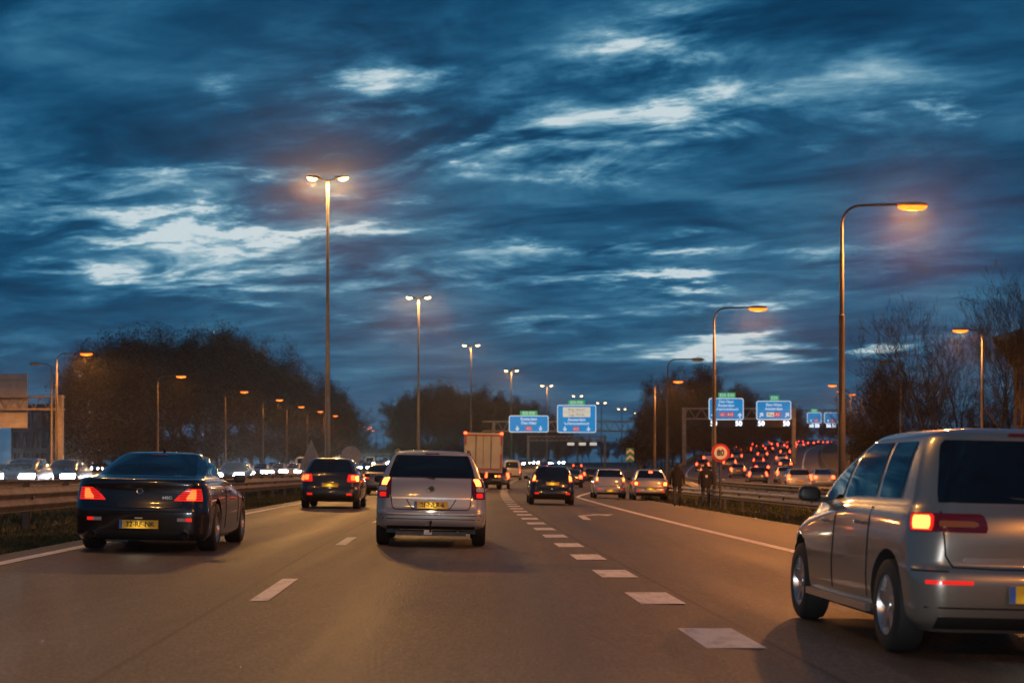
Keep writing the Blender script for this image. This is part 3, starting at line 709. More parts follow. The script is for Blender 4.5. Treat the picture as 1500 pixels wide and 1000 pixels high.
# ------------------------------------------------------------------ vehicles
def pchip(vals):
    n = len(vals); d = [vals[i+1]-vals[i] for i in range(n-1)]; m = [0.]*n
    m[0] = d[0]; m[-1] = d[-1]
    for i in range(1, n-1): m[i] = 0. if d[i-1]*d[i] <= 0 else 2*d[i-1]*d[i]/(d[i-1]+d[i])
    def f(v):
        i = min(max(int(v), 0), n-2); t = v-i; t2, t3 = t*t, t*t*t
        return (2*t3-3*t2+1)*vals[i]+(t3-2*t2+t)*m[i]+(-2*t3+3*t2)*vals[i+1]+(t3-t2)*m[i+1]
    return f
sm = lambda q: 0 if q <= 0 else (1 if q >= 1 else q*q*(3-2*q))
class Shell:
    """car body as stacked plan outlines; rear at y=0, nose at +y.
    level: (z, y_rear, y_front, half_width, rear_corner, front_corner, front_dz, rear_bow, side_barrel)"""
    def __init__(s, levels):
        s.n = len(levels); s.f = [pchip([float(l[i]) for l in levels]) for i in range(9)]
    def at(s, v): return [f(v) for f in s.f]
    def P(s, v, u):
        z, yr, yf, w, rr, rf, zf, bow, bar = s.at(v)
        rr = min(rr, w*.95); rf = min(rf, w*.95); ry, fy = rr*1.15, rf*1.7
        L = yf-yr
        if ry+fy > L*.9: k = L*.9/(ry+fy); ry *= k; fy *= k
        u = u % 8; g = int(u); f = u-g; a = f*math.pi/2
        if g == 0: x, y = -(w-rr)+2*(w-rr)*f, yr
        elif g == 1: x, y = w-rr+rr*math.sin(a), yr+ry-ry*math.cos(a)
        elif g == 2: x, y = w, yr+ry+(yf-fy-yr-ry)*f
        elif g == 3: x, y = w-rf+rf*math.cos(a), yf-fy+fy*math.sin(a)
        elif g == 4: x, y = (w-rf)*(1-2*f), yf
        elif g == 5: x, y = -(w-rf)-rf*math.sin(a), yf-fy+fy*math.cos(a)
        elif g == 6: x, y = -w, yf-fy-(yf-fy-yr-ry)*f
        else: x, y = -(w-rr)-rr*math.cos(a), yr+ry-ry*math.sin(a)
        tt = (y-yr)/max(L, .01)
        y += bow*(x/w)**2*(1-tt) - bow*1.4*(x/w)**2*tt
        x *= 1-bar*((tt-.5)*2)**2
        z += zf*sm((tt-.45)/.55)
        return Vector((x, y, z))
    def S(s, v, u, off=0.):
        p = s.P(v, u)
        if off:
            e = 1e-3; v0, v1 = max(v-e, 0), min(v+e, s.n-1.001)
            n = (s.P(v, u+e)-s.P(v, u-e)).cross(s.P(v1, u)-s.P(v0, u))
            n = n.normalized() if n.length > 1e-12 else Vector((0,0,1))
            p = p+n*off
        return p
    def ux(s, v, x):
        z, yr, yf, w, rr = s.at(v)[:5]; rr = min(rr, w*.95); q = (x+(w-rr))/(2*(w-rr))
        if q > 1: return 1+math.asin(min(1, (x-(w-rr))/rr))/(math.pi/2)
        if q < 0: return -math.asin(min(1, (-x-(w-rr))/rr))/(math.pi/2)
        return q
    def uy(s, v, y, right=True):
        z, yr, yf, w, rr, rf = s.at(v)[:6]; ry, fy = rr*1.15, rf*1.7; L = yf-yr
        if ry+fy > L*.9: k = L*.9/(ry+fy); ry *= k; fy *= k
        q = (y-yr-ry)/(yf-fy-yr-ry); q = min(1, max(0, q))
        return 2+q if right else 7-q
    def vz(s, z):
        lo, hi = 0., s.n-1.
        for _ in range(40):
            m = (lo+hi)/2
            if s.f[0](m) < z: lo = m
            else: hi = m
        return lo
    def body(s, sub=4, nu=(12,6,18,6,8)):
        us = []
        for g, k in zip(range(8), (nu[0],nu[1],nu[2],nu[3],nu[4],nu[3],nu[2],nu[1])): us += [g+i/k for i in range(k)]
        vs = [i/sub for i in range((s.n-1)*sub+1)]
        b = MB(); rows = [[s.P(v, u) for u in us] for v in vs]
        b.grid(rows, closed=True); n = len(us)
        b.add(rows[0], [tuple(range(n-1, -1, -1))]); b.add(rows[-1], [tuple(range(n))])
        return b
    def patch(s, v0, v1, fa, fb, off=.006, nv=8, nu=10, round_=.0, back=-.012):
        """patch between v0 and v1; fa(v), fb(v) give the perimeter limits"""
        b = MB(); rows = []
        for i in range(nv+1):
            q = i/nv; v = v0+(v1-v0)*q; a, c = fa(v), fb(v); mid = (a+c)/2; hw = (c-a)/2*(1-round_*abs(2*q-1)**6)
            rows.append([s.S(v, mid+hw*(2*k/nu-1), off) for k in range(nu+1)])
        b.grid(rows)
        ring = rows[0][:]+[r[-1] for r in rows[1:-1]]+rows[-1][::-1]+[r[0] for r in rows[-2:0:-1]]
        cen = None
        def edge(i, k):
            q = i/nv; v = v0+(v1-v0)*q; a, c = fa(v), fb(v); mid = (a+c)/2; hw = (c-a)/2*(1-round_*abs(2*q-1)**6)
            return s.S(v, mid+hw*(2*k/nu-1), back)
        ring2 = [edge(0, k) for k in range(nu+1)]+[edge(i, nu) for i in range(1, nv)]+[edge(nv, k) for k in range(nu, -1, -1)]+[edge(i, 0) for i in range(nv-1, 0, -1)]
        b.grid([ring, ring2], closed=True)
        return b
    def line(s, pts, rad=.006, off=.001, n=5):
        b = MB(); b.tube([s.S(v, u, off) for v, u in pts], rad, n); return b
def mirror_x(b):
    c = MB(); c.v = [(-x, y, z) for x, y, z in b.v]; c.f = [tuple(reversed(f)) for f in b.f]; c.m = list(b.m); return c
def put(b, name, mat, root, smooth=40, fix=True):
    o = b.obj(name, mat, root, smooth)
    if fix: fix_normals(o.data)
    return o
_wheel = {}
def wheel_mesh(r, w, spokes=5):
    k = (r, w, spokes)
    if k not in _wheel:
        t = MB(); t.lathe([(-w/2,r*.66),(-w/2,r*.9),(-w/2+.015,r*.97),(-w/2+.05,r),(0,r*1.0),(w/2-.05,r),(w/2-.015,r*.97),(w/2,r*.9),(w/2,r*.66),(-w/2,r*.66)], 32)
        m = MB(); ro = w/2-.01
        m.lathe([(ro,r*.68),(ro+.006,r*.64),(ro-.03,r*.60),(ro-.12,r*.58),(-w/2,r*.6)], 28)
        m.lathe([(ro-.02,.001),(ro-.012,.045),(ro-.03,r*.16),(ro-.08,r*.18)], 14)
        for i in range(spokes):
            a = 2*math.pi*i/spokes; ca, sa = math.cos(a), math.sin(a); R4 = Matrix.Rotation(a, 4, 'X')
            vs = []
            for (rad, wd, xo) in ((r*.12,.05,ro-.02),(r*.62,.035,ro-.008)):
                for sgn in (-1, 1):
                    for dx in (0, -.04): vs.append(R4 @ Vector((xo+dx, sgn*wd, rad)))
            m.add(vs, [(0,2,6,4),(1,5,7,3),(0,4,5,1),(2,3,7,6),(4,6,7,5)])
        d = MB(); d.lathe([(ro-.13,.001),(ro-.13,r*.6)], 20)
        tm = t.mesh('tyre', M['rubber'], 40); rm = m.mesh('rim', M['rim'], 35); dm = d.mesh('brake_disc', M['dark'])
        for q in (tm, rm, dm): fix_normals(q)
        _wheel[k] = (tm, rm, dm)
    return _wheel[k]
def add_wheels(root, ya, yb, hw, r, w, spokes=5):
    tm, rm, dm = wheel_mesh(r, w, spokes)
    for y in (ya, yb):
        for sd in (1, -1):
            wh = bpy.data.objects.new('wheel', tm); C.objects.link(wh); wh.parent = root; wh.location = (sd*(hw-w/2), y, r)
            if sd < 0: wh.rotation_euler = (0, 0, math.pi)
            link('rim', rm, wh); link('brake_disc', dm, wh)
def cut_arches(o, ya, yb, hw, r, wd=.30):
    b = MB()
    for y in (ya, yb):
        for sd in (1, -1):
            c = MB(); c.lathe([(sd*(hw-wd), r+.055), (sd*(hw+.2), r+.055)], 28, 'x', (0, y, r+.012), cap=True); b.add(c.v, c.f, 1)
    cut = b.obj('cutter', [M['dark'], M['dark']]); fix_normals(cut.data)
    o.data.materials.append(M['dark'])
    md = o.modifiers.new('cut', 'BOOLEAN'); md.operation = 'DIFFERENCE'; md.solver = 'EXACT'; md.object = cut
    dg = bpy.context.evaluated_depsgraph_get(); me = bpy.data.meshes.new_from_object(o.evaluated_get(dg))
    o.modifiers.clear(); old = o.data; o.data = me; me.name = 'body'; bpy.data.objects.remove(cut); bpy.data.meshes.remove(old)
    me.shade_smooth(); me.set_sharp_from_angle(angle=R(38))
    # arch walls are dark
    for p in me.polygons:
        c = p.center
        for y in (ya, yb):
            d = math.hypot(c.y-y, c.z-r-.012)
            n = p.normal
            if d < r+.058 and abs(c.x) < hw+.01 and c.z < r*2+.06 and (abs(d-r-.055) < .02 or abs(abs(c.x)-(hw-wd)) < .01): p.material_index = len(me.materials)-1
    return me
def plate(root, y, z, text, tilt=R(-3), w=.52, detail=True, x=0.):
    b = MB(); b.box(-w/2, w/2, -.012, 0, -.057, .057); o = b.obj('number_plate', M['plate'], root); o.location = (x, y, z); o.rotation_euler = (tilt, 0, 0)
    b = MB(); b.box(-w/2, -w/2+.042, -.015, -.0125, -.055, .055); b.obj('country_band', M['plate_blue'], o)
    if text:
        text_obj('lettering', text, .098, M['ink'], o, (.02, -.0145, 0), .95, bold=True)
    return o
def plate_light(root, y, z, p=1.5):
    b = MB(); b.box(-.05,.05,-.012,.012,-.008,.008); o = b.obj('plate_lamp', M['white'], root); o.location = (0, y, z)
    add_light('plate_light', root, (0, y-.06, z-.01), p, (1,.85,.6), .03, R(160), (R(-25),0,0))

def make_car(name, levels, mats, kind, front=False, sub=4, wheels=(.75, 3.3, .31, .2), detail=2, plate_txt=None, lamps='tail'):
    """kind: dict of feature positions"""
    S = Shell(levels); root = empty(name)
    hw = max(l[3] for l in levels)
    bo = S.body(sub, (12,7,20,6,8) if detail > 1 else (6,4,8,4,4)).obj('body', mats, root); fix_normals(bo.data)
    ya, yb, r, tw = wheels
    cut_arches(bo, ya, yb, hw, r)
    add_wheels(root, ya, yb, hw-.01, r, tw, kind.get('spokes', 5))
    nu = 12 if detail > 1 else 5; nv = 8 if detail > 1 else 4
    vb, vt = kind['win']                                    # glass band of the greenhouse
    # rear window
    a, c, rv0, rv1 = kind['rear_win']                       # half widths low, high; levels
    fa = lambda v: -S_u(S, v, a+(c-a)*(v-rv0)/(rv1-rv0)); fb = lambda v: None
    def lim(sgn):
        return lambda v: S.ux(v, sgn*(a+(c-a)*(v-rv0)/(rv1-rv0)))
    put(S.patch(rv0, rv1, lim(-1), lim(1), .006, nv, nu+2, .05), 'rear_window', M['glass'], root)
    # windscreen
    w0, w1 = kind.get('screen', (vb, vt))
    put(S.patch(w0, w1, lambda v: 3.75, lambda v: 5.25, .006, nv, nu, .03), 'windscreen', M['glass'], root)
    # side windows
    for (y0a, y1a, y0b, y1b) in kind['side_win']:           # low rear, low front, high rear, high front
        for sd in (True, False):
            f0 = lambda v: S.uy(v, y0a+(y0b-y0a)*(v-vb)/(vt-vb), sd); f1 = lambda v: S.uy(v, y1a+(y1b-y1a)*(v-vb)/(vt-vb), sd)
            put(S.patch(vb+.08, vt-.1, f0 if sd else f1, f1 if sd else f0, .006, nv, nu, .04), 'side_window', M['glass'], root)
    # mirrors
    ym = kind['mirror']; zm = kind.get('mirror_z', 1.0)
    for sd in (-1, 1):
        b = MB(); rows = []
        for i in range(9):
            a_ = -math.pi/2+math.pi*i/8; cz = max(.04, math.cos(a_))**.5; zz = zm+.01+.062*(abs(math.sin(a_))**.7)*math.copysign(1, math.sin(a_))
            rows.append([(sd*(hw+.055)+.09*cz*abs(math.cos(an))**.5*math.copysign(1, math.cos(an)), ym+.075*cz*abs(math.sin(an))**.5*math.copysign(1, math.sin(an))*(1. if math.sin(an) > 0 else .5), zz) for an in [2*math.pi*k/16 for k in range(16)]])
        b.grid(rows, closed=True); b.add(rows[0], [tuple(range(16))]); b.add(rows[-1], [tuple(range(16))])
        b.box(min(sd*(hw-.22), sd*(hw+.04)), max(sd*(hw-.22), sd*(hw+.04)), ym-.01, ym+.05, zm-.06, zm-.015)
        put(b, 'mirror', M['black'] if detail > 1 else mats[0], root)
    # head lamps
    for sd in (1, -1):
        z0, z1, ua, ub = kind['head']; v0, v1 = S.vz(z0), S.vz(z1)
        if sd > 0: b = S.patch(v0, v1, lambda v: ua, lambda v: ub, .008, 4, 6, .1)
        else: b = S.patch(v0, v1, lambda v: 8.999-ub if False else (8-(ub-1)), lambda v: (8-(ua-1)), .008, 4, 6, .1)
        put(b, 'headlight', M['reflector'] if not front else front, root)
    # tail lamps: lens wrapping the corner, with lit core
    for (z0, z1, xi0, xi1, uo, cores) in kind['tail']:
        v0, v1 = S.vz(z0), S.vz(z1)
        for sd in (1, -1):
            def fi(v): return S.ux(v, xi0+(xi1-xi0)*(v-v0)/(v1-v0))
            A, B = fi, (lambda v: uo)
            if sd > 0: b = S.patch(v0, v1, A, B, .010, 8, 10, .03)
            else: b = S.patch(v0, v1, lambda v: 1-B(v), lambda v: 1-A(v), .010, 8, 10, .03)
            lens = put(b, 'taillight', M[kind.get('lens', 'red_lens')], root)
            for (cz0, cz1, k0, k1, mat, mat2) in cores:
                c0, c1 = S.vz(cz0), S.vz(cz1)
                ca = lambda v: A(v)+(B(v)-A(v))*k0; cb = lambda v: A(v)+(B(v)-A(v))*k1
                if sd > 0: b = S.patch(c0, c1, ca, cb, .016+.006*cores.index((cz0, cz1, k0, k1, mat, mat2)), 4, 6, .15)
                else: b = S.patch(c0, c1, lambda v: 1-cb(v), lambda v: 1-ca(v), .016+.006*cores.index((cz0, cz1, k0, k1, mat, mat2)), 4, 6, .15)
                put(b, 'lit_bulb', M[mat if sd > 0 else mat2], lens)
    for (z0, z1, x0, x1, mat) in kind.get('reflect', ()):
        for sd in (1, -1):
            v0, v1 = S.vz(z0), S.vz(z1)
            if sd > 0: b = S.patch(v0, v1, lambda v: S.ux(v, x0), lambda v: S.ux(v, x1), .008, 2, 5)
            else: b = S.patch(v0, v1, lambda v: S.ux(v, -x1), lambda v: S.ux(v, -x0), .008, 2, 5)
            put(b, 'reflector', M[mat], root)
    if kind.get('brake3'):
        z0, z1, x1, mat = kind['brake3']; put(S.patch(S.vz(z0), S.vz(z1), lambda v: S.ux(v, -x1), lambda v: S.ux(v, x1), .014, 2, 6), 'brake_light', M[mat], root)
    # bumper lower trim
    for (z0, z1, mat, x1) in kind.get('trim', ()):
        put(S.patch(S.vz(z0), S.vz(z1), lambda v: S.ux(v, -x1), lambda v: S.ux(v, x1), .007, 3, 14, .02), 'bumper_trim', M[mat], root)
    # panel joints
    for pts in kind.get('seams', ()):
        for sd in ((1, -1) if any(abs(p[1]) > .01 for p in pts) else (1,)):
            seq = []
            for (z0, x0), (z1, x1) in zip(pts, pts[1:]):
                for i in range(9):
                    q = i/8; v = S.vz(z0+(z1-z0)*q); seq.append((v, S.ux(v, sd*(x0+(x1-x0)*q))))
            put(S.line(seq, .0065, .0), 'panel_joint', M['dark'], root, None)
    for (ys_, z0, z1) in kind.get('doors', ()):
        for sd in (True, False):
            seq = [(S.vz(z0+(z1-z0)*i/8), S.uy(S.vz(z0+(z1-z0)*i/8), ys_, sd)) for i in range(9)]
            put(S.line(seq, .0065, .0), 'panel_joint', M['dark'], root, None)
    for (yh, zh) in kind.get('handles', ()):
        for sd in (True, False):
            v = S.vz(zh); p = S.S(v, S.uy(v, yh, sd), .03)
            b = MB(); b.tube([(p.x, p.y-.09, p.z-.004), (p.x+(.012 if sd else -.012), p.y-.06, p.z), (p.x+(.012 if sd else -.012), p.y+.06, p.z), (p.x, p.y+.09, p.z-.004)], [.01,.015,.015,.01], 6); put(b, 'door_handle', mats[0], root)
    pl = kind.get('plate')
    if pl:
        v = S.vz(pl[0]); p = S.S(v, S.ux(v, 0), .012); plate(root, p.y-.004, p.z, plate_txt, R(-pl[1]))
        if detail > 1: plate_light(root, p.y-.02, p.z+.085)
    return root, S
def S_u(S, v, x): return S.ux(v, x)

# ---- 1. black coupe
LV_coupe = [ # z, yr, yf, w, rr, rf, zf, bow, barrel
 (.17,.10,4.66,.86,.18,.3,0,.05,.03),(.25,.03,4.76,.905,.2,.4,0,.06,.03),(.40,.01,4.80,.918,.22,.45,0,.07,.03),(.56,.0,4.82,.928,.22,.5,0,.08,.03),
 (.70,.02,4.76,.926,.22,.5,-.02,.09,.035),(.84,.03,4.6,.91,.22,.5,-.12,.09,.04),(.93,.02,4.45,.885,.2,.45,-.18,.09,.04),(.985,.03,4.2,.85,.2,.4,-.22,.09,.04),
 (1.005,.12,3.9,.82,.2,.35,-.2,.08,.04),(1.035,.62,3.1,.765,.2,.3,-.10,.12,.03),(1.17,1.00,2.72,.70,.24,.25,0,.14,.03),(1.30,1.42,2.32,.60,.26,.22,0,.12,.03),
 (1.355,1.62,2.18,.50,.24,.2,0,.08,.02),(1.372,1.75,2.1,.3,.15,.12,0,.03,.0),(1.378,1.85,2.0,.08,.04,.04,0,0,0)]
K_coupe = dict(win=(9.1, 11.5), rear_win=(.66,.50,9.12,11.55), side_win=[(1.0,2.75,1.55,2.35)], mirror=2.75, mirror_z=1.0, spokes=6,
  head=(.60,.70,3.2,3.9), tail=[(.705,.872,.46,.66,1.45,[(.72,.86,.16,.56,'tail','tail')])], lens='red_lit',
  reflect=[(.43,.475,.52,.63,'reflector'),(.43,.475,.635,.72,'red_lit')], brake3=(1.315,1.33,.12,'red_lens'),
  trim=[(.20,.30,'black',.62)], seams=[((.93,.62),(.66,.60),(.62,.56),(.60,.3),(.60,0)),((.56,0),(.56,.8))], doors=[(1.75,.3,1.0),(3.15,.35,.95)], handles=[(1.98,.82)], plate=(.385, 4))
coupe, Sc = make_car('black_coupe', LV_coupe, [P['black']], K_coupe, wheels=(.98, 3.76, .335, .26), plate_txt='32-RF-NK')
tag(coupe, 'glossy black coupe with plate 32-RF-NK in the left lane', 'car')
def louvres(root, S):
    for sd in (1, -1):
        for zz in (.735,.765,.795,.825,.85):
            v = S.vz(zz); pts = [(v, S.ux(v, sd*(.55+.28*i/8))) for i in range(9)]
            put(S.line(pts, .004, .018), 'lens_bar', M['red_lens'], root, None)
louvres(coupe, Sc)
for sd in (-1, 1):
    b = MB(); b.lathe([(-.05,.055),(.0,.05),(.12,.048)], 18, 'y', (sd*.62,-.03,.245)); put(b, 'exhaust_pipe', M['chrome'], coupe)
    b = MB(); b.lathe([(.03,.001),(.03,.048)], 14, 'y', (sd*.62,-.03,.245)); b.obj('pipe_bore', M['dark'], coupe)
def badge(root, S, z, r=.04, mat='chrome', x=0.):
    v = S.vz(z); p = S.S(v, S.ux(v, x), .01); b = MB(); b.lathe([(p.y-.008, r*.72), (p.y-.012, r), (p.y+.02, r)], 20, 'y', (p.x, 0, p.z)); put(b, 'badge', M[mat], root)
    b = MB(); b.lathe([(p.y-.009, .001), (p.y-.009, r*.72)], 16, 'y', (p.x, 0, p.z)); b.obj('badge_face', M['black'], root)
badge(coupe, Sc, .83)
v = Sc.vz(.745); p = Sc.S(v, Sc.ux(v, .38), .01); text_obj('model_lettering', '645Ci', .055, M['chrome'], coupe, (p.x, p.y-.004, p.z), 1., (R(90), 0, R(6)))
b = MB(); b.tube([(0,1.9,1.375),(0,1.86,1.40),(0,1.78,1.43)], [.03,.02,.006], 6); put(b, 'roof_aerial', P['black'], coupe)
# valance and exhaust box below the tail
b = MB(); b.box(-.35,.35,.25,.7,.16,.24); b.box(-.5,-.2,.3,.6,.13,.2); put(b, 'rear_silencer', M['zinc_dull'], coupe)

# ---- 2. silver estate
LV_estate = [
 (.27,.16,4.35,.74,.12,.3,0,.03,.02),(.335,.04,4.42,.85,.16,.4,0,.05,.025),(.42,.005,4.48,.872,.18,.45,0,.06,.03),(.52,.0,4.5,.877,.18,.5,0,.06,.03),(.575,.03,4.5,.877,.17,.5,0,.06,.03),
 (.62,.045,4.48,.876,.16,.5,-.01,.06,.03),(.80,.06,4.35,.872,.16,.45,-.08,.07,.03),(.98,.10,4.15,.850,.16,.4,-.18,.08,.035),(1.045,.13,3.75,.825,.17,.35,-.18,.09,.04),(1.07,.15,3.45,.80,.17,.3,-.1,.09,.035),
 (1.25,.26,2.95,.725,.16,.25,0,.10,.03),(1.42,.40,2.4,.635,.14,.22,0,.10,.03),(1.475,.42,2.2,.57,.14,.2,0,.09,.025),(1.50,.52,2.05,.42,.12,.15,0,.06,.01),(1.512,.9,1.8,.1,.05,.05,0,0,0)]
K_estate = dict(win=(9.1, 11.2), rear_win=(.705,.57,9.12,11.1), side_win=[(.45,1.25,.55,1.3),(1.35,2.2,1.38,2.2),(2.28,3.3,2.28,2.55)], mirror=2.95, mirror_z=1.02,
  head=(.66,.80,3.3,3.9), tail=[(.755,1.075,.655,.645,1.75,[(.955,1.06,.12,.62,'tail_hot','tail_hot'),(.775,.845,.1,.6,'red_lit','red_lit'),(.865,.93,.1,.7,'reflector','reflector')])], lens='red_lens',
  brake3=(1.443,1.460,.11,'red_lens'), trim=[(.745,.775,'chrome',.63),(.285,.33,'black',.7)],
  seams=[((1.06,.655),(.80,.65),(.62,.62),(.585,.58),(.582,.3),(.582,0)),((.50,0),(.50,.8)),((.44,0),(.44,.78)),((.75,.40),(.66,.345),(.60,.30),(.592,0))], doors=[(1.32,.35,1.0),(2.35,.35,1.0)], handles=[(1.5,.9),(2.5,.9)], plate=(.655, 6))
estate, Se = make_car('silver_estate', LV_estate, [P['silver']], K_estate, wheels=(.86, 3.47, .32, .21), plate_txt='21-NLR-6')
tag(estate, 'silver estate car with plate 21-NLR-6 and tow bar, straight ahead', 'car')
badge(estate, Se, .90, .05)
b = MB(); b.tube([(0,.1,.24),(0,-.06,.25),(0,-.09,.30),(0,-.09,.37)], .016, 8); b.lathe([(-.027,.006),(-.02,.019),(0,.027),(.02,.019),(.027,.006)], 12, 'z', (0,-.09,.395)); put(b, 'tow_bar', M['dark'], estate)
b = MB(); b.box(-.10,.02,-.02,.02,.2,.27); put(b, 'tow_socket', M['white'], estate)
b = MB(); b.tube([(.05,.14,1.07),(-.1,.16,1.085),(-.33,.18,1.095)], [.014,.010,.006], 6); put(b, 'rear_wiper', M['black'], estate)
for sd in (-1, 1):
    b = MB(); b.tube([(sd*.60,.55,1.45),(sd*.585,.62,1.50),(sd*.57,1.4,1.53),(sd*.57,2.1,1.51),(sd*.585,2.2,1.46)], .014, 6); put(b, 'roof_rail', M['zinc_dull'], estate)
b = MB(); b.tube([(.42,.05,.235),(.42,.5,.235)], .03, 10); b.box(-.55,.55,.3,.9,.17,.24); b.box(-.7,-.5,.55,.75,.2,.3); b.box(.5,.7,.55,.75,.2,.3); put(b, 'rear_underbody', M['zinc_dull'], estate)
v = Se.vz(1.1)

# ---- 3. silver people carrier at the right
LV_mpv = [
 (.19,.16,4.1,.74,.14,.3,0,.03,.02),(.28,.05,4.2,.84,.18,.4,0,.05,.025),(.40,.01,4.24,.866,.2,.45,0,.06,.03),(.52,.0,4.26,.872,.2,.5,0,.06,.03),(.60,.02,4.25,.872,.2,.5,0,.06,.03),
 (.64,.06,4.22,.870,.2,.5,-.01,.07,.03),(.80,.055,4.12,.862,.22,.45,-.06,.08,.03),(.95,.08,3.95,.845,.22,.42,-.14,.09,.035),(1.0,.10,3.75,.825,.22,.38,-.14,.10,.04),(1.04,.12,3.6,.80,.22,.35,-.10,.10,.04),
 (1.25,.20,3.0,.735,.22,.3,0,.11,.035),(1.44,.30,2.45,.655,.22,.26,0,.11,.03),(1.52,.34,2.25,.585,.22,.24,0,.10,.025),(1.56,.5,2.05,.42,.15,.18,0,.06,.01),(1.575,.9,1.8,.1,.05,.05,0,0,0)]
K_mpv = dict(win=(9.15, 11.35), rear_win=(.70,.58,9.1,11.3), side_win=[(.62,1.15,.72,1.25),(1.25,2.15,1.35,2.1),(2.25,3.3,2.2,2.5)], mirror=2.72, mirror_z=1.06,
  head=(.66,.80,3.3,3.9), tail=[(.855,.975,.38,.42,1.80,[(.862,.968,.50,.98,'red_lit','red_lit'),(.872,.955,.56,.90,'tail_hot','tail_hot'),(.885,.925,.05,.40,'amber_dim','amber_dim')])], lens='red_lens',
  reflect=[(.515,.54,.50,.80,'red_lit')], brake3=(1.50,1.515,.16,'red_lens'), trim=[(.22,.30,'black',.72),(.655,.69,'chrome',.55)],
  seams=[((.99,.69),(.70,.67),(.625,.62),(.615,.3),(.615,0)),((.36,0),(.36,.8)),((.60,.66),(.60,.86))], doors=[(1.2,.35,1.0),(2.2,.35,1.0)], handles=[(1.4,.88),(2.4,.88)], plate=(.46, 3))
mpv, Sm = make_car('silver_people_carrier', LV_mpv, [P['taupe']], K_mpv, wheels=(.74, 3.32, .325, .21), plate_txt=None)
tag(mpv, 'silver people carrier at the right edge with one glowing tail light', 'car')
for sd in (-1, 1):
    b = MB(); b.box(sd*.868-.02, sd*.868+.02, 1.15, 2.95, .245, .30); put(b, 'sill_strip', M['chrome'], mpv)
b = MB(); b.tube([(.05,.12,1.06),(-.15,.14,1.085),(-.4,.18,1.10)], [.014,.010,.006], 6); put(b, 'rear_wiper', M['black'], mpv)
badge(mpv, Sm, .80, .05)

# ---- small hatch family (three shapes)
LV_hatch = [
 (.20,.14,3.8,.74,.14,.3,0,.03,.02),(.29,.04,3.9,.83,.2,.4,0,.05,.025),(.42,.0,3.96,.858,.22,.45,0,.06,.03),(.58,.02,3.97,.864,.22,.5,0,.06,.03),
 (.63,.05,3.95,.862,.22,.5,0,.07,.03),(.80,.07,3.85,.855,.22,.45,-.05,.08,.03),(.95,.10,3.7,.835,.22,.4,-.15,.09,.035),(1.02,.13,3.3,.80,.22,.33,-.14,.10,.04),(1.05,.15,3.05,.78,.22,.3,-.06,.10,.035),
 (1.22,.30,2.65,.705,.22,.26,0,.11,.03),(1.38,.46,2.15,.61,.22,.24,0,.11,.03),(1.435,.52,2.0,.52,.2,.2,0,.09,.02),(1.46,.7,1.85,.32,.14,.14,0,.04,0),(1.468,1.0,1.6,.08,.04,.04,0,0,0)]
K_hatch = dict(win=(8.1, 10.4), rear_win=(.68,.52,8.12,10.35), side_win=[(.55,1.4,.75,1.45),(1.5,2.95,1.5,2.2)], mirror=2.7, mirror_z=1.0,
  head=(.64,.78,3.3,3.9), tail=[(.78,1.0,.62,.64,1.7,[(.85,.98,.1,.75,'tail_hot','tail_hot')])], lens='red_lit', brake3=(1.395,1.41,.12,'red_lens'),
  reflect=[(.40,.46,.52,.68,'red_lit')], trim=[(.21,.36,'black',.7)], seams=[((1.02,.66),(.7,.63),(.60,.55),(.595,0))], doors=[(1.45,.35,.98)], handles=[(1.65,.86)], plate=(.74, 6))
LV_small = [(z*1.0, yr*.8, yf*.88, w*.94, rr, rf, zf, bow, bar) for (z, yr, yf, w, rr, rf, zf, bow, bar) in LV_hatch]
K_small = dict(K_hatch); K_small.update(side_win=[(.45,1.2,.6,1.25),(1.3,2.55,1.3,1.9)], mirror=2.4, tail=[(.80,1.06,.60,.62,1.5,[(.86,1.03,.1,.85,'tail_hot','tail_hot')])], reflect=[(.44,.5,.50,.66,'red_lit')], doors=[(1.25,.35,.98)], plate=(.40, 3), trim=[(.21,.30,'black',.66)])
LV_saloon = [(z, yr, yf, w*.97, rr, rf, zf, bow, bar) for (z, yr, yf, w, rr, rf, zf, bow, bar) in
 [(.18,.18,4.3,.78,.15,.3,0,.04,.02),(.28,.05,4.4,.87,.2,.4,0,.05,.03),(.44,.0,4.45,.89,.2,.45,0,.06,.03),(.60,.02,4.45,.895,.2,.5,0,.06,.03),(.80,.05,4.3,.885,.2,.5,-.06,.07,.035),(.98,.06,4.1,.85,.18,.4,-.2,.08,.04),
  (1.02,.14,3.8,.80,.18,.35,-.18,.08,.04),(1.05,.55,3.2,.77,.2,.3,-.08,.1,.03),(1.22,.85,2.8,.70,.22,.25,0,.1,.03),(1.38,1.2,2.35,.60,.22,.22,0,.1,.03),(1.43,1.35,2.2,.48,.2,.2,0,.08,.02),(1.45,1.5,2.05,.25,.12,.12,0,.03,0),(1.455,1.6,1.9,.07,.03,.03,0,0,0)]]
K_saloon = dict(win=(7.1, 9.4), rear_win=(.64,.50,7.12,9.4), side_win=[(.95,1.75,1.3,1.8),(1.85,2.95,1.85,2.35)], mirror=2.9, mirror_z=1.0, head=(.62,.76,3.3,3.9),
  tail=[(.74,.95,.52,.56,1.6,[(.77,.92,.15,.85,'tail_hot','tail_hot')])], lens='red_lit', trim=[(.21,.34,'black',.7)], seams=[((.96,.6),(.62,.56),(.6,0))], doors=[(1.8,.35,.98)], handles=[(1.95,.86)], plate=(.66, 4))
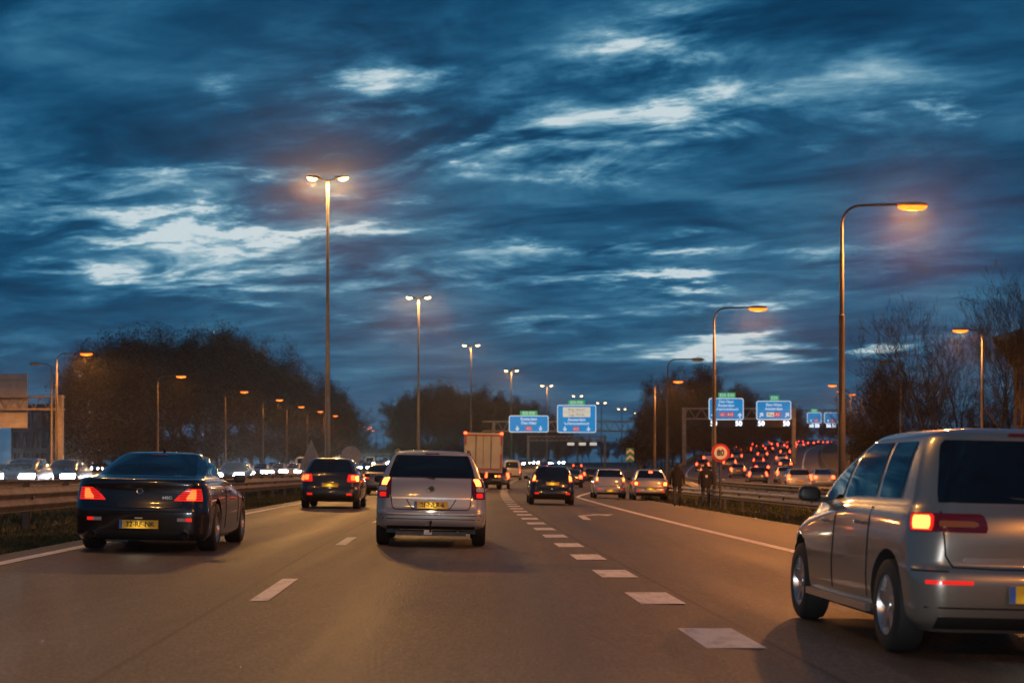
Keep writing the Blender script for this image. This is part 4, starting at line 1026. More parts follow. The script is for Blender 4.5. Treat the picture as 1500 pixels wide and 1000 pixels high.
LV_van = [(.22,.14,4.6,.82,.12,.3,0,.02,.01),(.32,.03,4.7,.92,.15,.4,0,.03,.02),(.50,.0,4.75,.95,.16,.45,0,.03,.02),(.62,.04,4.75,.955,.14,.5,0,.03,.02),(1.0,.05,4.6,.955,.14,.45,-.05,.03,.02),(1.15,.06,4.1,.945,.15,.4,-.1,.04,.02),
  (1.25,.07,3.9,.93,.16,.35,-.05,.05,.02),(1.55,.09,3.5,.90,.18,.3,0,.06,.02),(1.85,.13,3.1,.84,.22,.28,0,.07,.02),(2.02,.2,2.9,.72,.25,.25,0,.07,.02),(2.09,.32,2.75,.5,.22,.2,0,.05,.01),(2.12,.6,2.5,.12,.06,.06,0,0,0)]
K_van = dict(win=(6.0, 8.4), rear_win=(.70,.62,6.1,8.2), side_win=[(2.75,3.75,2.7,3.05)], mirror=3.5, mirror_z=1.3, head=(.75,.95,3.3,3.9),
  tail=[(.75,1.2,.83,.82,1.5,[(.95,1.15,.1,.9,'tail','tail'),(.78,.9,.1,.9,'tail_hot','tail_hot')])], lens='red_lit', trim=[(.3,.5,'black',.85)], seams=[((2.0,0),(.64,0)),((.62,0),(.62,.9))], doors=[(2.6,.4,1.9)], handles=[(2.8,1.05)], plate=(.70, 0))

def place(o, x, y, z, rz, pitch=0.):
    o.location = (x, y, z); o.rotation_euler = (pitch, 0, rz)
def on_main(o, y, t=None, x=None):
    x = cx(y)+t if x is None else x; h = hd(cx, y); L = 2.5
    dx, dy = -math.sin(h)*L, math.cos(h)*L
    z0, z1 = zmain(x, y+.8), zmain(x+dx, y+L+.8)
    place(o, x, y, (z0+z1)/2-(z1-z0)/L*1.65 + .002, h, math.atan2(z1-z0, L)); o.rotation_euler = (math.atan2(z1-z0, L), math.atan(.022) if abs(x-cx(y)+.0) < 12 else 0, h); return o
on_main(coupe, 22.0, x=-5.02)
on_main(estate, 25.4, x=-1.27)
on_main(mpv, 10.75, x=3.50); mpv.rotation_euler.z = R(3.4)
def hatch_variant(name, lv, kd, col, lab, wh, txt=None, **up):
    k = dict(kd); k.update(up); o, S = make_car(name, lv, [P[col]], k, wheels=wh, plate_txt=txt); tag(o, lab, 'car'); return o
# dark hatchback in the left lane, right indicator flashing
h1 = hatch_variant('dark_hatchback', [(z*1.03, yr, yf*1.06, w*1.02, rr, rf, zf, bow, bar) for (z, yr, yf, w, rr, rf, zf, bow, bar) in LV_hatch], K_hatch, 'dark', 'dark hatchback with right amber indicator lit, left lane beyond the coupe', (.75, 3.35, .32, .21), None,
    tail=[(.80,1.02,.52,.56,1.75,[(.85,.99,.1,.55,'tail','tail'),(.83,.97,.6,.98,'amber','tail')])], plate=(.70, 6))
on_main(h1, 48.5, x=-5.42)
h2 = hatch_variant('black_hatchback', LV_hatch, K_hatch, 'black', 'black hatchback in the right lane ahead, left of the parked white car', (.70, 3.18, .31, .2), None, plate=(.80, 6),
    tail=[(.86,1.12,.64,.64,1.5,[(.90,1.10,.1,.8,'tail_hot','tail_hot')])])
on_main(h2, 61.5, x=1.50)
h3 = hatch_variant('white_hatchback', LV_small, K_small, 'white', 'small white hatchback on the right edge line with lights on', (.60, 2.85, .29, .18), None)
on_main(h3, 80.5, x=4.82)
h4 = hatch_variant('silver_hatchback', LV_hatch, K_hatch, 'sand', 'silver hatchback stopped on the hard shoulder beside the walkers', (.70, 3.18, .31, .2), None,
    tail=[(.70,.88,.50,.56,1.75,[(.72,.86,.1,.6,'amber','tail_hot')])], brake3=(1.30,1.37,.09,'tail_far'), plate=(.55, 4))
on_main(h4, 77.5, x=6.55); h4.rotation_euler.z = R(-1.5)
s1 = hatch_variant('dark_saloon', LV_saloon, K_saloon, 'grey', 'dark saloon half hidden behind the silver estate, left lane', (.85, 3.5, .32, .21), None)
on_main(s1, 76., x=-6.15)
van1 = hatch_variant('tan_van', LV_van, K_van, 'sand', 'tall rounded tan van ahead of the white box lorry', (.85, 3.9, .33, .21), None)
on_main(van1, 172., x=-.05)

# ---- box lorry
def lorry():
    r = empty('box_lorry', label='box lorry with red and white marked rear doors in the middle lane', cat='lorry')
    lm = vary(make_mat('lorry_box', (.40,.40,.40), .55), (.33,.33,.33), (.43,.43,.43), .8)
    rm = make_mat('marker_tape', (.30,.05,.04), .4)
    b = MB(); b.box(-1.25,1.25,.05,7.6,1.1,3.72); put(b, 'cargo_box', lm, r)
    for sd in (-1, 1):
        b = MB(); b.box(min(sd*.02, sd*1.18), max(sd*.02, sd*1.18), .0, .048, 1.32, 3.62); d = put(b, 'rear_door', lm, r)
        b = MB(); b.tube([(sd*.5,-.02,1.3),(sd*.5,-.02,3.6)], .02, 6); put(b, 'lock_bar', M['zinc_dull'], d)
        for (z0, z1) in ((1.35,2.35),(2.9,3.6)):
            b = MB(); b.box(sd*1.17-.055, sd*1.17+.055, -.006, -.001, z0, z1); put(b, 'marker_tape', rm, r)
        b = MB(); b.box(sd*1.2-.09, sd*1.2+.09, -.05, .04, 3.62, 3.76); put(b, 'marker_light', M['tail_far'], r)
        b = MB(); b.box(sd*1.0-.2, sd*1.0+.2, -.03, .1, .80, .95); t_ = put(b, 'taillight', M['red_lens'], r)
        b = MB(); b.box(sd*1.08-.08, sd*1.08+.08, -.04, -.031, .82, .93); put(b, 'lit_bulb', M['tail_far'], t_)
        b = MB(); b.box(sd*.86-.05, sd*.86+.05, -.04, -.031, .83, .92); put(b, 'indicator', M['amber'], t_)
        b = MB(); b.box(min(sd*.5, sd*1.1), max(sd*.5, sd*1.1), .35, .37, .3, .75); put(b, 'mud_flap', M['rubber'], r)
    b = MB(); b.box(-1.12,1.12,-.006,-.001,3.50,3.60); put(b, 'marker_tape', rm, r)
    b = MB(); b.box(-1.12,1.12,-.006,-.001,1.30,1.38); put(b, 'marker_tape', rm, r)
    b = MB(); b.box(-1.2,1.2,-.02,.1,.55,.72); put(b, 'rear_bumper', M['zinc_dull'], r)
    b = MB(); b.box(-.45,-.3,.1,9.2,.75,1.09); b.box(.3,.45,.1,9.2,.75,1.09); put(b, 'chassis', M['dark'], r)
    b = MB(); rows = []
    for (z, f, w) in ((.6,9.7,1.2),(1.3,9.75,1.24),(1.6,9.72,1.24),(2.5,9.5,1.2),(2.85,9.35,1.15)): rows.append([(-w,7.9,z),(w,7.9,z),(w,f-.15,z),(w-.15,f,z),(-w+.15,f,z),(-w,f-.15,z)])
    b.grid(rows, closed=True); b.add(rows[-1], [tuple(range(6))]); b.add(rows[0], [tuple(range(6))]); put(b, 'cab', P['white'], r)
    b = MB(); b.add([(-1.0,9.745,1.65),(1.0,9.745,1.65),(.95,9.53,2.45),(-.95,9.53,2.45)], [(0,1,2,3)]); put(b, 'windscreen', M['glass'], r)
    tm, rm2, dm = wheel_mesh(.48, .3, 8)
    for y in (1.7, 8.6):
        for sd in (1, -1):
            wh = link('wheel', tm, r, (sd*1.05, y, .48), (0,0,0 if sd > 0 else math.pi)); link('rim', rm2, wh)
    pl = plate(r, -.03, .64, None); return r
lr = lorry(); on_main(lr, 108., x=-1.95)

# ---- traffic further off: shared shapes, each car a thing of its own
def slim(front, lv, kd, wh, mats):
    k = dict(kd); k['seams'] = (); k['doors'] = (); k['handles'] = (); k['trim'] = ()
    k['tail'] = [(a-.04, b_+.03, c_-.05, d_-.05, e_, [(a-.03, b_+.02, .04, .9, 'tail_far', 'tail_far') for co in cores[:1]]) for (a, b_, c_, d_, e_, cores) in kd['tail']]
    k['reflect'] = (); k['head'] = (kd['head'][0]-.06, kd['head'][1]+.09, 3.2, 4.04)
    o, S = make_car('car', lv, mats, k, front=front, sub=2, wheels=wh, detail=1); return o
HID = []
shapes = [(LV_hatch, K_hatch, (.70,3.18,.31,.2)), (LV_saloon, K_saloon, (.85,3.5,.32,.21)), (LV_small, K_small, (.60,2.85,.29,.18)), (LV_estate, K_estate, (.86,3.47,.32,.21))]
rear_p = [slim(None, lv, kd, wh, [P['dark']]) for lv, kd, wh in shapes]
front_p = [slim(M['head'], lv, kd, wh, [P['dark']]) for lv, kd, wh in shapes[:3]]
van_p = slim(None, LV_van, K_van, (.85,3.9,.33,.21), [P['white']])
vanf_p = slim(M['head_warm'], LV_van, K_van, (.85,3.9,.33,.21), [P['white']])
used = set()
def instance(proto, name, label, group, col):
    o = proto if proto.as_pointer() not in used else copy_tree(proto)
    used.add(proto.as_pointer()); o.name = name
    for c in o.children:
        if c.name.startswith('body') or c.name.startswith('mirror'):
            c.material_slots[0].link = 'OBJECT'; c.material_slots[0].material = P[col]
    return tag(o, label, 'car', group)
rng = random.Random(5)
cols = ['dark','grey','black','silver','blue','white','red']
cword = {'dark':'dark grey','grey':'grey','black':'black','silver':'silver','blue':'dark blue','white':'white','red':'dark red'}
# ahead on the motorway
for i, (y, t, px, sh, col, lab) in enumerate([(112,None,728,3,'grey','grey car beside the lorry with two red tail lights'),(128,None,838,1,'dark','dark car ahead of the black hatchback, near the exit line'),(160,None,866,0,'dark','dark car just behind the small white hatchback, further up the exit'),
        (190,-5.4,None,1,'dark','dark car far ahead in the left lane past the lorry'),(205,None,792,0,'red','dark red car far ahead above the black hatchback'),(236,1.6,None,3,'grey','grey car far ahead under the smaller blue sign'),
        (262,-1.8,None,1,'black','black car far ahead under the central gantry'),(290,1.7,None,0,'dark','dark car beyond the central gantry, right lane'),(300,-5.4,None,0,'grey','grey car beyond the central gantry, left lane')]):
    o = instance(rear_p[sh], 'car', lab, 'cars far ahead on the motorway', col); x = pxX(px, y) if px else cx(y)+t
    on_main(o, y, x=x)
# queue on the slip road
ON = ['first','second','third','fourth','fifth','sixth','seventh','eighth','ninth','tenth']
queue = {0: [158,196,232,268,306,345], 1: [108,141,170,205,240,276,312,352], 2: [82.,122,150,183,216,250,284,320,360], 3: [85,114,136,166,200,228,262,298,335,372]}
lane_off = [2.5, 5.9, 9.4, 12.7]
lname = ['innermost left lane','second lane','third lane','outermost right lane']
def on_ramp(o, y, off):
    y = y; x = rl(y)+off; h = hd(rl, y+2); sl = (rz_tab(y+4)-rz_tab(y))/4
    place(o, x, y, rz_tab(y+.8)-sl*.8+.002, h, math.atan(sl))
for ln, ysq in queue.items():
    for i, y in enumerate(ysq):
        wid = rr_(y)-rl(y); off = lane_off[ln]
        if off > wid-2.6: continue
        sh = rng.randrange(4); col = rng.choice(cols)
        if ln == 1 and i == 0: sh, col = 3, 'silver'
        if ln == 2 and i == 2: sh, col = 0, 'silver'
        if ln == 3 and i == 0: sh, col = 1, 'black'
        van = (ln == 1 and i == 5) or (ln == 2 and i == 8)
        word = 'van' if van else 'car'
        o = instance(van_p if van else rear_p[sh], 'queuing_van' if van else 'queuing_car', f'{cword[col]} {word} queuing on slip road, {ON[i]} from viewer, {lname[ln]}', 'cars queuing on the slip road', col)
        on_ramp(o, y, off+rng.uniform(-.25,.25))
far_rng = random.Random(11)
for i in range(14):
    y = 392+i*11.; k = i % 3
    col = far_rng.choice(cols); o = instance(rear_p[far_rng.randrange(4)], 'queuing_car', f'far {cword[col]} car near the top of the slip road, number {i+1} upwards', 'cars queuing on the slip road', col)
    o['label'] = f'far {cword[col]} car at the top of the slip road, {ON[i//3]} row, ' + ('left', 'middle', 'right')[k] + ' lane'
    on_ramp(o, y, (2.4, 5.6, 8.6)[k])
# oncoming traffic
def oncoming(y, x, sh, col, label, group='oncoming cars with headlights', van=False, zf=ground, slope=None):
    o = instance(vanf_p if van else front_p[sh], 'oncoming_van' if van else 'oncoming_car', label, group, col)
    h = slope if slope is not None else hd(cx, y)
    place(o, x, y+3.9, zf(x, y+2)+.004, h+math.pi); return o
oncoming(76, pxX(80, 76), 1, 'black', 'black saloon with bright headlights left of the black coupe')
oncoming(70, pxX(14, 70), 0, 'dark', 'dark oncoming car with headlights at the left edge of the frame')
oncoming(98, pxX(334, 98), 0, 'black', 'oncoming car with one glaring headlight right of the coupe')
oncoming(150, pxX(380, 150), 1, 'dark', 'oncoming car, leftmost of three between coupe and dark hatchback')
oncoming(160, pxX(405, 160), 2, 'grey', 'oncoming car, middle of three between coupe and dark hatchback')
oncoming(156, pxX(428, 156), 0, 'silver', 'silver oncoming car, rightmost of three left of dark hatchback')
oncoming(140, pxX(350, 140), 2, 'white', 'small white oncoming car just behind the glaring headlight')
oncoming(205, -52.2, 0, 'dark', 'oncoming car on the service road at the far left', slope=0.)
oncoming(180, -53.5, 1, 'grey', 'oncoming car on the service road beside the left gantry sign', slope=0.)
orng = random.Random(3)
yb = 200.; n = 0
for row in range(9):
    for k, off in enumerate((-4.6, -1.2, 2.4)):
        y = 205+row*24+orng.uniform(-7, 7); col = orng.choice(cols)
        van = orng.random() < .12
        oncoming(y, sx_(y)+off, orng.randrange(3), 'white' if van else col, f'{"white" if van else cword[col]} oncoming {"van" if van else "car"} of the branch road, {ON[row]} row, ' + ('outer','middle','inner')[k] + ' lane', 'oncoming cars on the branch road', van, slope=hd(sx_, y)); n += 1
for row in range(7):
    for k, t in enumerate((-16., -19.5, -23.)):
        if (row+k) % 4 == 3: continue
        y = 215+row*33+orng.uniform(-8, 8); col = orng.choice(cols)
        oncoming(y, cx(y)+t, orng.randrange(3), col, f'{cword[col]} oncoming car in the bend behind the median, {ON[row]} row, ' + ('inner','middle','outer')[k] + ' lane', 'oncoming cars in the bend')

for o_ in [o for o in C.objects if o.name.startswith('oncoming_car') and o.parent is None and o.location.y < 106]:
    for sd in (-1, 1): add_light('headlight_beam', o_, (sd*.62, 4.2, .68), 450., (.95,.97,1), .06, R(60), (R(92),0,0), .7)
# ------------------------------------------------------------------ trees
M['bark'] = vary(make_mat('bark', (.05,.04,.03), .9), (.028,.022,.017), (.062,.05,.04), 4, det=6)
M['twig'] = vary(make_mat('twig', (.04,.03,.02), .9), (.014,.010,.007), (.032,.023,.015), 1.2)
M['leaf_dark'] = vary(make_mat('dark_foliage', (.04,.045,.02), .8), (.010,.010,.005), (.040,.028,.011), .9)
def grow(rng, H, spread, levels, nb, r0, lean=.0, up=.55):
    """branch skeleton: list of (p0, p1, r0, r1, level)"""
    segs = []; tips = []
    def branch(p, d, L, r, lev):
        n = 4 if lev == 0 else 3; q = p.copy(); dd = d.copy(); nodes = []
        for i in range(n):
            dd = (dd+Vector((rng.gauss(0,.10), rng.gauss(0,.10), rng.gauss(0,.06)+.07*(lev > 0)))).normalized(); e = q+dd*(L/n)
            ra, rb = r*(1-.75*i/n), r*(1-.75*(i+1)/n); segs.append((q.copy(), e.copy(), ra, rb, lev)); nodes.append((e.copy(), dd.copy(), rb, (i+1)/n)); q = e
        tips.append((q.copy(), dd.copy(), lev))
        if lev+1 >= levels: return
        for k in range(nb[lev]):
            f = rng.uniform(.3 if lev == 0 else .25, 1.0); i = min(n-1, int(f*n)); base, bd, br, _ = nodes[i]
            base = base-bd*(L/n)*rng.random()
            a = rng.uniform(0, 2*math.pi); side = bd.orthogonal().normalized(); side = Matrix.Rotation(a, 3, bd) @ side
            ang = rng.uniform(.45, .95)*spread; nd = (bd*math.cos(ang)+side*math.sin(ang)); nd.z += up*.25; nd.normalize()
            ll = L*(rng.uniform(.42,.62))*(1.15-.45*f if lev == 0 else 1.); branch(base, nd, ll, max(br*.62, .008), lev+1)
    branch(Vector((0,0,-.3)), Vector((lean, 0, 1)).normalized(), H*.86, r0, 0)
    return segs, tips
def tree_meshes(seed, H, spread, levels, nb, r0, leaves, lsize, wid, hmin=.0, shrubby=False):
    rng = random.Random(seed); segs, tips = grow(rng, H, spread, levels, nb, r0)
    tb, cb = MB(), MB()
    for (a, b_, ra, rb, lev) in segs:
        if lev <= 1: tb.tube([a, b_], [ra, rb], 6 if lev == 0 else 4, cap=False)
        else: cb.tube([a, b_], [max(ra,.011), max(rb,.008)], 3, 0, cap=False)
    # leaf-sized faces and fine twigs gathered round the shoots
    pts = [(s[0], s[1]) for s in segs if s[4] >= max(1, levels-2)]
    vs, fs = [], []
    for i in range(leaves):
        a, b_ = rng.choice(pts); q = rng.random(); p = a+(b_-a)*q+Vector((rng.gauss(0,wid), rng.gauss(0,wid), rng.gauss(0,wid*.8)))
        if p.z < hmin: continue
        d = Vector((rng.gauss(0,1), rng.gauss(0,1), rng.gauss(.3,1))).normalized(); e = d.orthogonal().normalized(); e = Matrix.Rotation(rng.uniform(0, 6.3), 3, d) @ e
        if rng.random() < .68: l, w = lsize*rng.uniform(1.5,3.2), lsize*.11        # twig
        else: l, w = lsize*rng.uniform(.5,1.2), lsize*rng.uniform(.25,.55)
        o = len(vs); vs += [p-d*l*.5, p+e*w*.5, p+d*l*.5, p-e*w*.5]; fs.append((o, o+1, o+2, o+3))
    cb.add(vs, fs, 1)
    return tb.mesh('trunk', M['bark'], 60), cb.mesh('crown', [M['twig'], M['leaf_dark']])
dense = [tree_meshes(10+i, 15+i % 3, 1.0, 4, (15, 7, 4), .26, 22000, .34, .45) for i in range(4)]
bare = [tree_meshes(40+i, 13.+i, .8, 5, (17, 6, 4, 3), .17, 900, .15, .22) for i in range(3)]
thin = [tree_meshes(60+i, 8.5+i, .95, 5, (15, 6, 3, 3), .13, 2200, .2, .3) for i in range(2)]
bush = [tree_meshes(80+i, 4.0, 1.25, 4, (14, 6, 3), .07, 4200, .26, .42) for i in range(3)]
def crown_top(pair):
    zs = sorted(v.co.z for v in pair[1].vertices); return zs[int(len(zs)*.985)]
trng = random.Random(77)
def tree(name, pair, x, y, sc, label, group, cat='tree', zs=1., z=None):
    r = empty(name, (x, y, ground(x, y) if z is None else z), trng.uniform(0, 6.28), label, cat, group); r.scale = (sc, sc, sc*zs)
    link('trunk', pair[0], r); link('crown', pair[1], r); return r
nth = ['first','second','third','fourth','fifth','sixth','seventh','eighth','ninth','tenth','eleventh','twelfth','thirteenth','fourteenth','fifteenth','sixteenth','seventeenth','eighteenth','nineteenth','twentieth','twenty-first','twenty-second','twenty-third','twenty-fourth','twenty-fifth','twenty-sixth','twenty-seventh','twenty-eighth','twenty-ninth','thirtieth','thirty-first','thirty-second','thirty-third','thirty-fourth']
# left wood: silhouette height by image column
def wood(name, spec, tops, lab, group, jit=3.):
    for i, (px, y) in enumerate(spec):
        x = pxX(px, y)+trng.uniform(-1, 1); y2 = y+trng.uniform(-jit, jit); t = interp(px, tops)
        pr = trng.randrange(len(dense)); H = crown_top(dense[pr])
        want = pyZ(t, y2)-ground(x, y2); sc = want/H*trng.uniform(.94, 1.04)
        tree(name, dense[pr], x, y2, sc, f'{nth[i]} tree from the left in the {lab}', group)
tops_l = [(95,590),(125,535),(160,508),(190,498),(225,512),(265,492),(300,487),(340,497),(380,515),(430,538),(470,560),(505,588),(525,612)]
wood('broadleaf_tree', [(px, 172+(px-120)*.45) for px in range(128, 524, 14)], tops_l, 'dark wood behind the left orange lamps', 'trees of the left wood')
tops_c = [(575,600),(600,577),(630,566),(670,566),(710,573),(740,584),(770,594),(800,608),(830,630)]
wood('broadleaf_tree', [(px, 400+(px-585)*.5) for px in range(588, 830, 12)], tops_c, 'dark wood behind the lorry', 'trees of the central wood')
tops_r = [(925,628),(945,598),(975,572),(1005,552),(1035,541),(1060,560),(1090,572),(1120,588),(1160,600)]
wood('broadleaf_tree', [(px, 262+((i*37) % 40)) for i, px in enumerate(range(936, 1165, 17))], tops_r, 'wood behind the slip road signs', 'trees between motorway and slip road')
wood('broadleaf_tree', [(px, 545+((i*53) % 60)) for i, px in enumerate(range(1150, 1262, 13))], [(1150,618),(1200,622),(1262,610)], 'far dark belt beyond the slip road top', 'trees beyond the slip road')
wood('broadleaf_tree', [(px, 600+((i*53) % 70)) for i, px in enumerate(range(842, 948, 13))], [(840,640),(900,646),(948,640)], 'low far belt left of the chevron', 'far trees in the bend')
wood('broadleaf_tree', [(px, 640+((i*53) % 40)) for i, px in enumerate(range(512, 612, 12))], [(510,640),(560,652),(612,640)], 'far belt behind the overpass', 'far trees in the gap')
# bare trees at the right
labs = ['slender bare tree with few leaves left of the right orange lamp','tall bare tree just right of the right orange lamp','tall bare tree cut by the right edge of the frame','bare tree behind the right orange lamp','thin bare tree beside the roofed building']
for i, (px, y, top, pr) in enumerate([(1372,128,452,0),(1462,122,418,1),(1494,105,395,2),(1420,150,490,0),(1478,140,450,1)]):
    x = pxX(px, y); H = crown_top(bare[pr]); tree('bare_tree', bare[pr], x, y, (pyZ(top, y)-ground(x, y))/H, labs[i], 'bare trees at the right')
for i, (px, y, top) in enumerate([(1262,168,545),(1285,150,520),(1305,158,528),(1330,146,532),(1350,160,540),(1395,158,545),(1415,140,560),(1445,150,570),(1470,160,560),(1270,190,560),(1250,205,575),(1310,185,548)]):
    x = pxX(px, y); pr = i % 2; H = crown_top(thin[pr]); tree('young_tree', thin[pr], x, y, (pyZ(top, y)-ground(x, y))/H, f'{nth[i]} twiggy young tree in the dark thicket right of the tall pole', 'young trees of the right thicket')
# thicket edges: shrubs
def shrubs(spec, lab, group):
    for i, (x, y, h) in enumerate(spec):
        pr = trng.randrange(3); tree('shrub', bush[pr], x, y, h/crown_top(bush[pr]), lab.format(nth[i]), group, 'shrub')
shrubs([(pxX(px, y)+trng.uniform(-1,1), y, trng.uniform(4.5,6.5)) for px, y in [(p, 166+(p-120)*.4) for p in range(112, 530, 17)]], '{} shrub along the foot of the left wood', 'shrubs before the left wood')
shrubs([(pxX(px, y)+trng.uniform(-1,1), y, trng.uniform(5,7.5)) for px, y in [(p, 392+(p-585)*.45) for p in range(590, 835, 12)]], '{} shrub along the foot of the central wood', 'shrubs before the central wood')
shrubs([(pxX(px, y)+trng.uniform(-.6,.6), y, trng.uniform(4,6)) for px, y in [(p, 248+((p*7) % 14)) for p in range(938, 1090, 11)]], '{} shrub in the dark verge behind the left slip road sign', 'shrubs between motorway and slip road')
shrubs([(pxX(px, y)+trng.uniform(-.6,.6), y, trng.uniform(3.6,5.2)) for px, y in [(p, 128+((p*5) % 26)) for p in range(1268, 1500, 13)]], '{} shrub of the thicket above the people carrier roof', 'shrubs of the right thicket')
shrubs([(pxX(px, y), y, 5.5) for px, y in [(1095,300),(1110,310),(1128,320),(1146,330)]], '{} shrub on the bank behind the slip road gantry', 'shrubs on the slip road bank')

# ------------------------------------------------------------------ buildings
def office(name, x0, x1, y0, y1, h, label, nx, nz, wall, lit=()):
    zb = min(ground(x0, y0), ground(x1, y1)) - .2
    r = empty(name, (x0, y0, zb), 0, label, 'building'); W, D = x1-x0, y1-y0
    b = MB(); b.box(0, W, .25, D, 0, h); b.obj('wall', wall, r)
    cw = W/nx; ch = (h-.8)/nz
    # facade grid stands proud of the glass
    for i in range(nx+1):
        b = MB(); b.box(i*cw-.18, i*cw+.18, 0, .248, 0, h-.3); b.obj('pier', wall, r)
    for k in range(nz+1):
        b = MB(); b.box(.2, W-.2, .05, .246, k*ch-.0, k*ch+.7); b.obj('spandrel', wall, r)
    for k in range(nz):
        for i in range(nx):
            m = LITW if (i, k) in lit else M['glass']
            b = MB(); b.box(i*cw+.19, i*cw+cw-.19, .16, .2, k*ch+.71, k*ch+ch-.01); w_ = b.obj('window', m, r)
            b = MB(); b.box(i*cw+cw/2-.03, i*cw+cw/2+.03, .12, .158, k*ch+.71, k*ch+ch-.01); b.obj('mullion', M['zinc_dull'], w_)
    b = MB(); b.box(-.3, W+.3, -.15, D+.3, h+.003, h+.4); b.obj('roof', M['zinc_dull'], r)
    return r
LITW = make_mat('lit_window', (.6,.5,.3), .3, emit=(1,.72,.32), es=.6)
brickw = vary(make_mat('brick_wall', (.2,.13,.1), .85), (.13,.085,.065), (.22,.15,.12), 3)
concw = vary(make_mat('concrete_wall', (.2,.2,.2), .85), (.12,.12,.12), (.2,.2,.19), 1)
office('office_block', pxX(18, 235), pxX(112, 235), 235, 250, 9.5, 'dark low office block behind the left gantry post', 7, 3, concw)
def eaves_house():
    Y = 118.; x0 = pxX(1477, Y+8.); zb = ground(x0+4, Y)-.3; h = pyZ(530, Y)-zb
    r = empty('brick_building', (x0, Y, zb), 0, 'brick building with wide dark eaves and lit window at the right edge', 'building')
    b = MB(); b.box(.4, 12, .2, 8, 0, h); b.obj('wall', brickw, r)
    zt = pyZ(485, Y)-zb
    b = MB(); b.add([(-.9,-1,zt-.1),(13,-1,zt-.1),(13,9,zt-.1),(-.9,9,zt-.1),(.4,.2,h+.004),(12,.2,h+.004),(12,8,h+.004),(.4,8,h+.004),(-.9,-1,zt+.35),(13,-1,zt+.35),(13,9,zt+.35),(-.9,9,zt+.35)],
        [(4,5,6,7),(0,1,5,4),(1,2,6,5),(2,3,7,6),(3,0,4,7),(0,8,9,1),(1,9,10,2),(2,10,11,3),(3,11,8,0),(8,11,10,9)]); o = b.obj('roof', M['black'], r); fix_normals(o.data)
    for k, z in enumerate((h-1.0, h-3.6, h-6.2)):
        for i in range(3):
            b = MB(); b.box(.37, .397, 1.0+i*2.3, 2.5+i*2.3, z-.75, z+.5); w_ = b.obj('window', LITW if (k == 0 and i < 2) else M['glass'], r)
            b = MB(); b.box(.34, .368, 1.72+i*2.3, 1.78+i*2.3, z-.75, z+.5); b.obj('mullion', M['zinc_dull'], w_)
        for i in range(4):
            b = MB(); b.box(.55+i*2.8, 2.4+i*2.8, .17, .197, z-.75, z+.6); w_ = b.obj('window', LITW if (k == 0 and i == 0) or (k == 1 and i == 2) else M['glass'], r)
            for zz in (.05, .4):
                b = MB(); b.box(.55+i*2.8, 2.4+i*2.8, .13, .168, z-.75+zz*1.35, z-.68+zz*1.35); b.obj('blind', M['zinc_dull'], w_)
eaves_house()

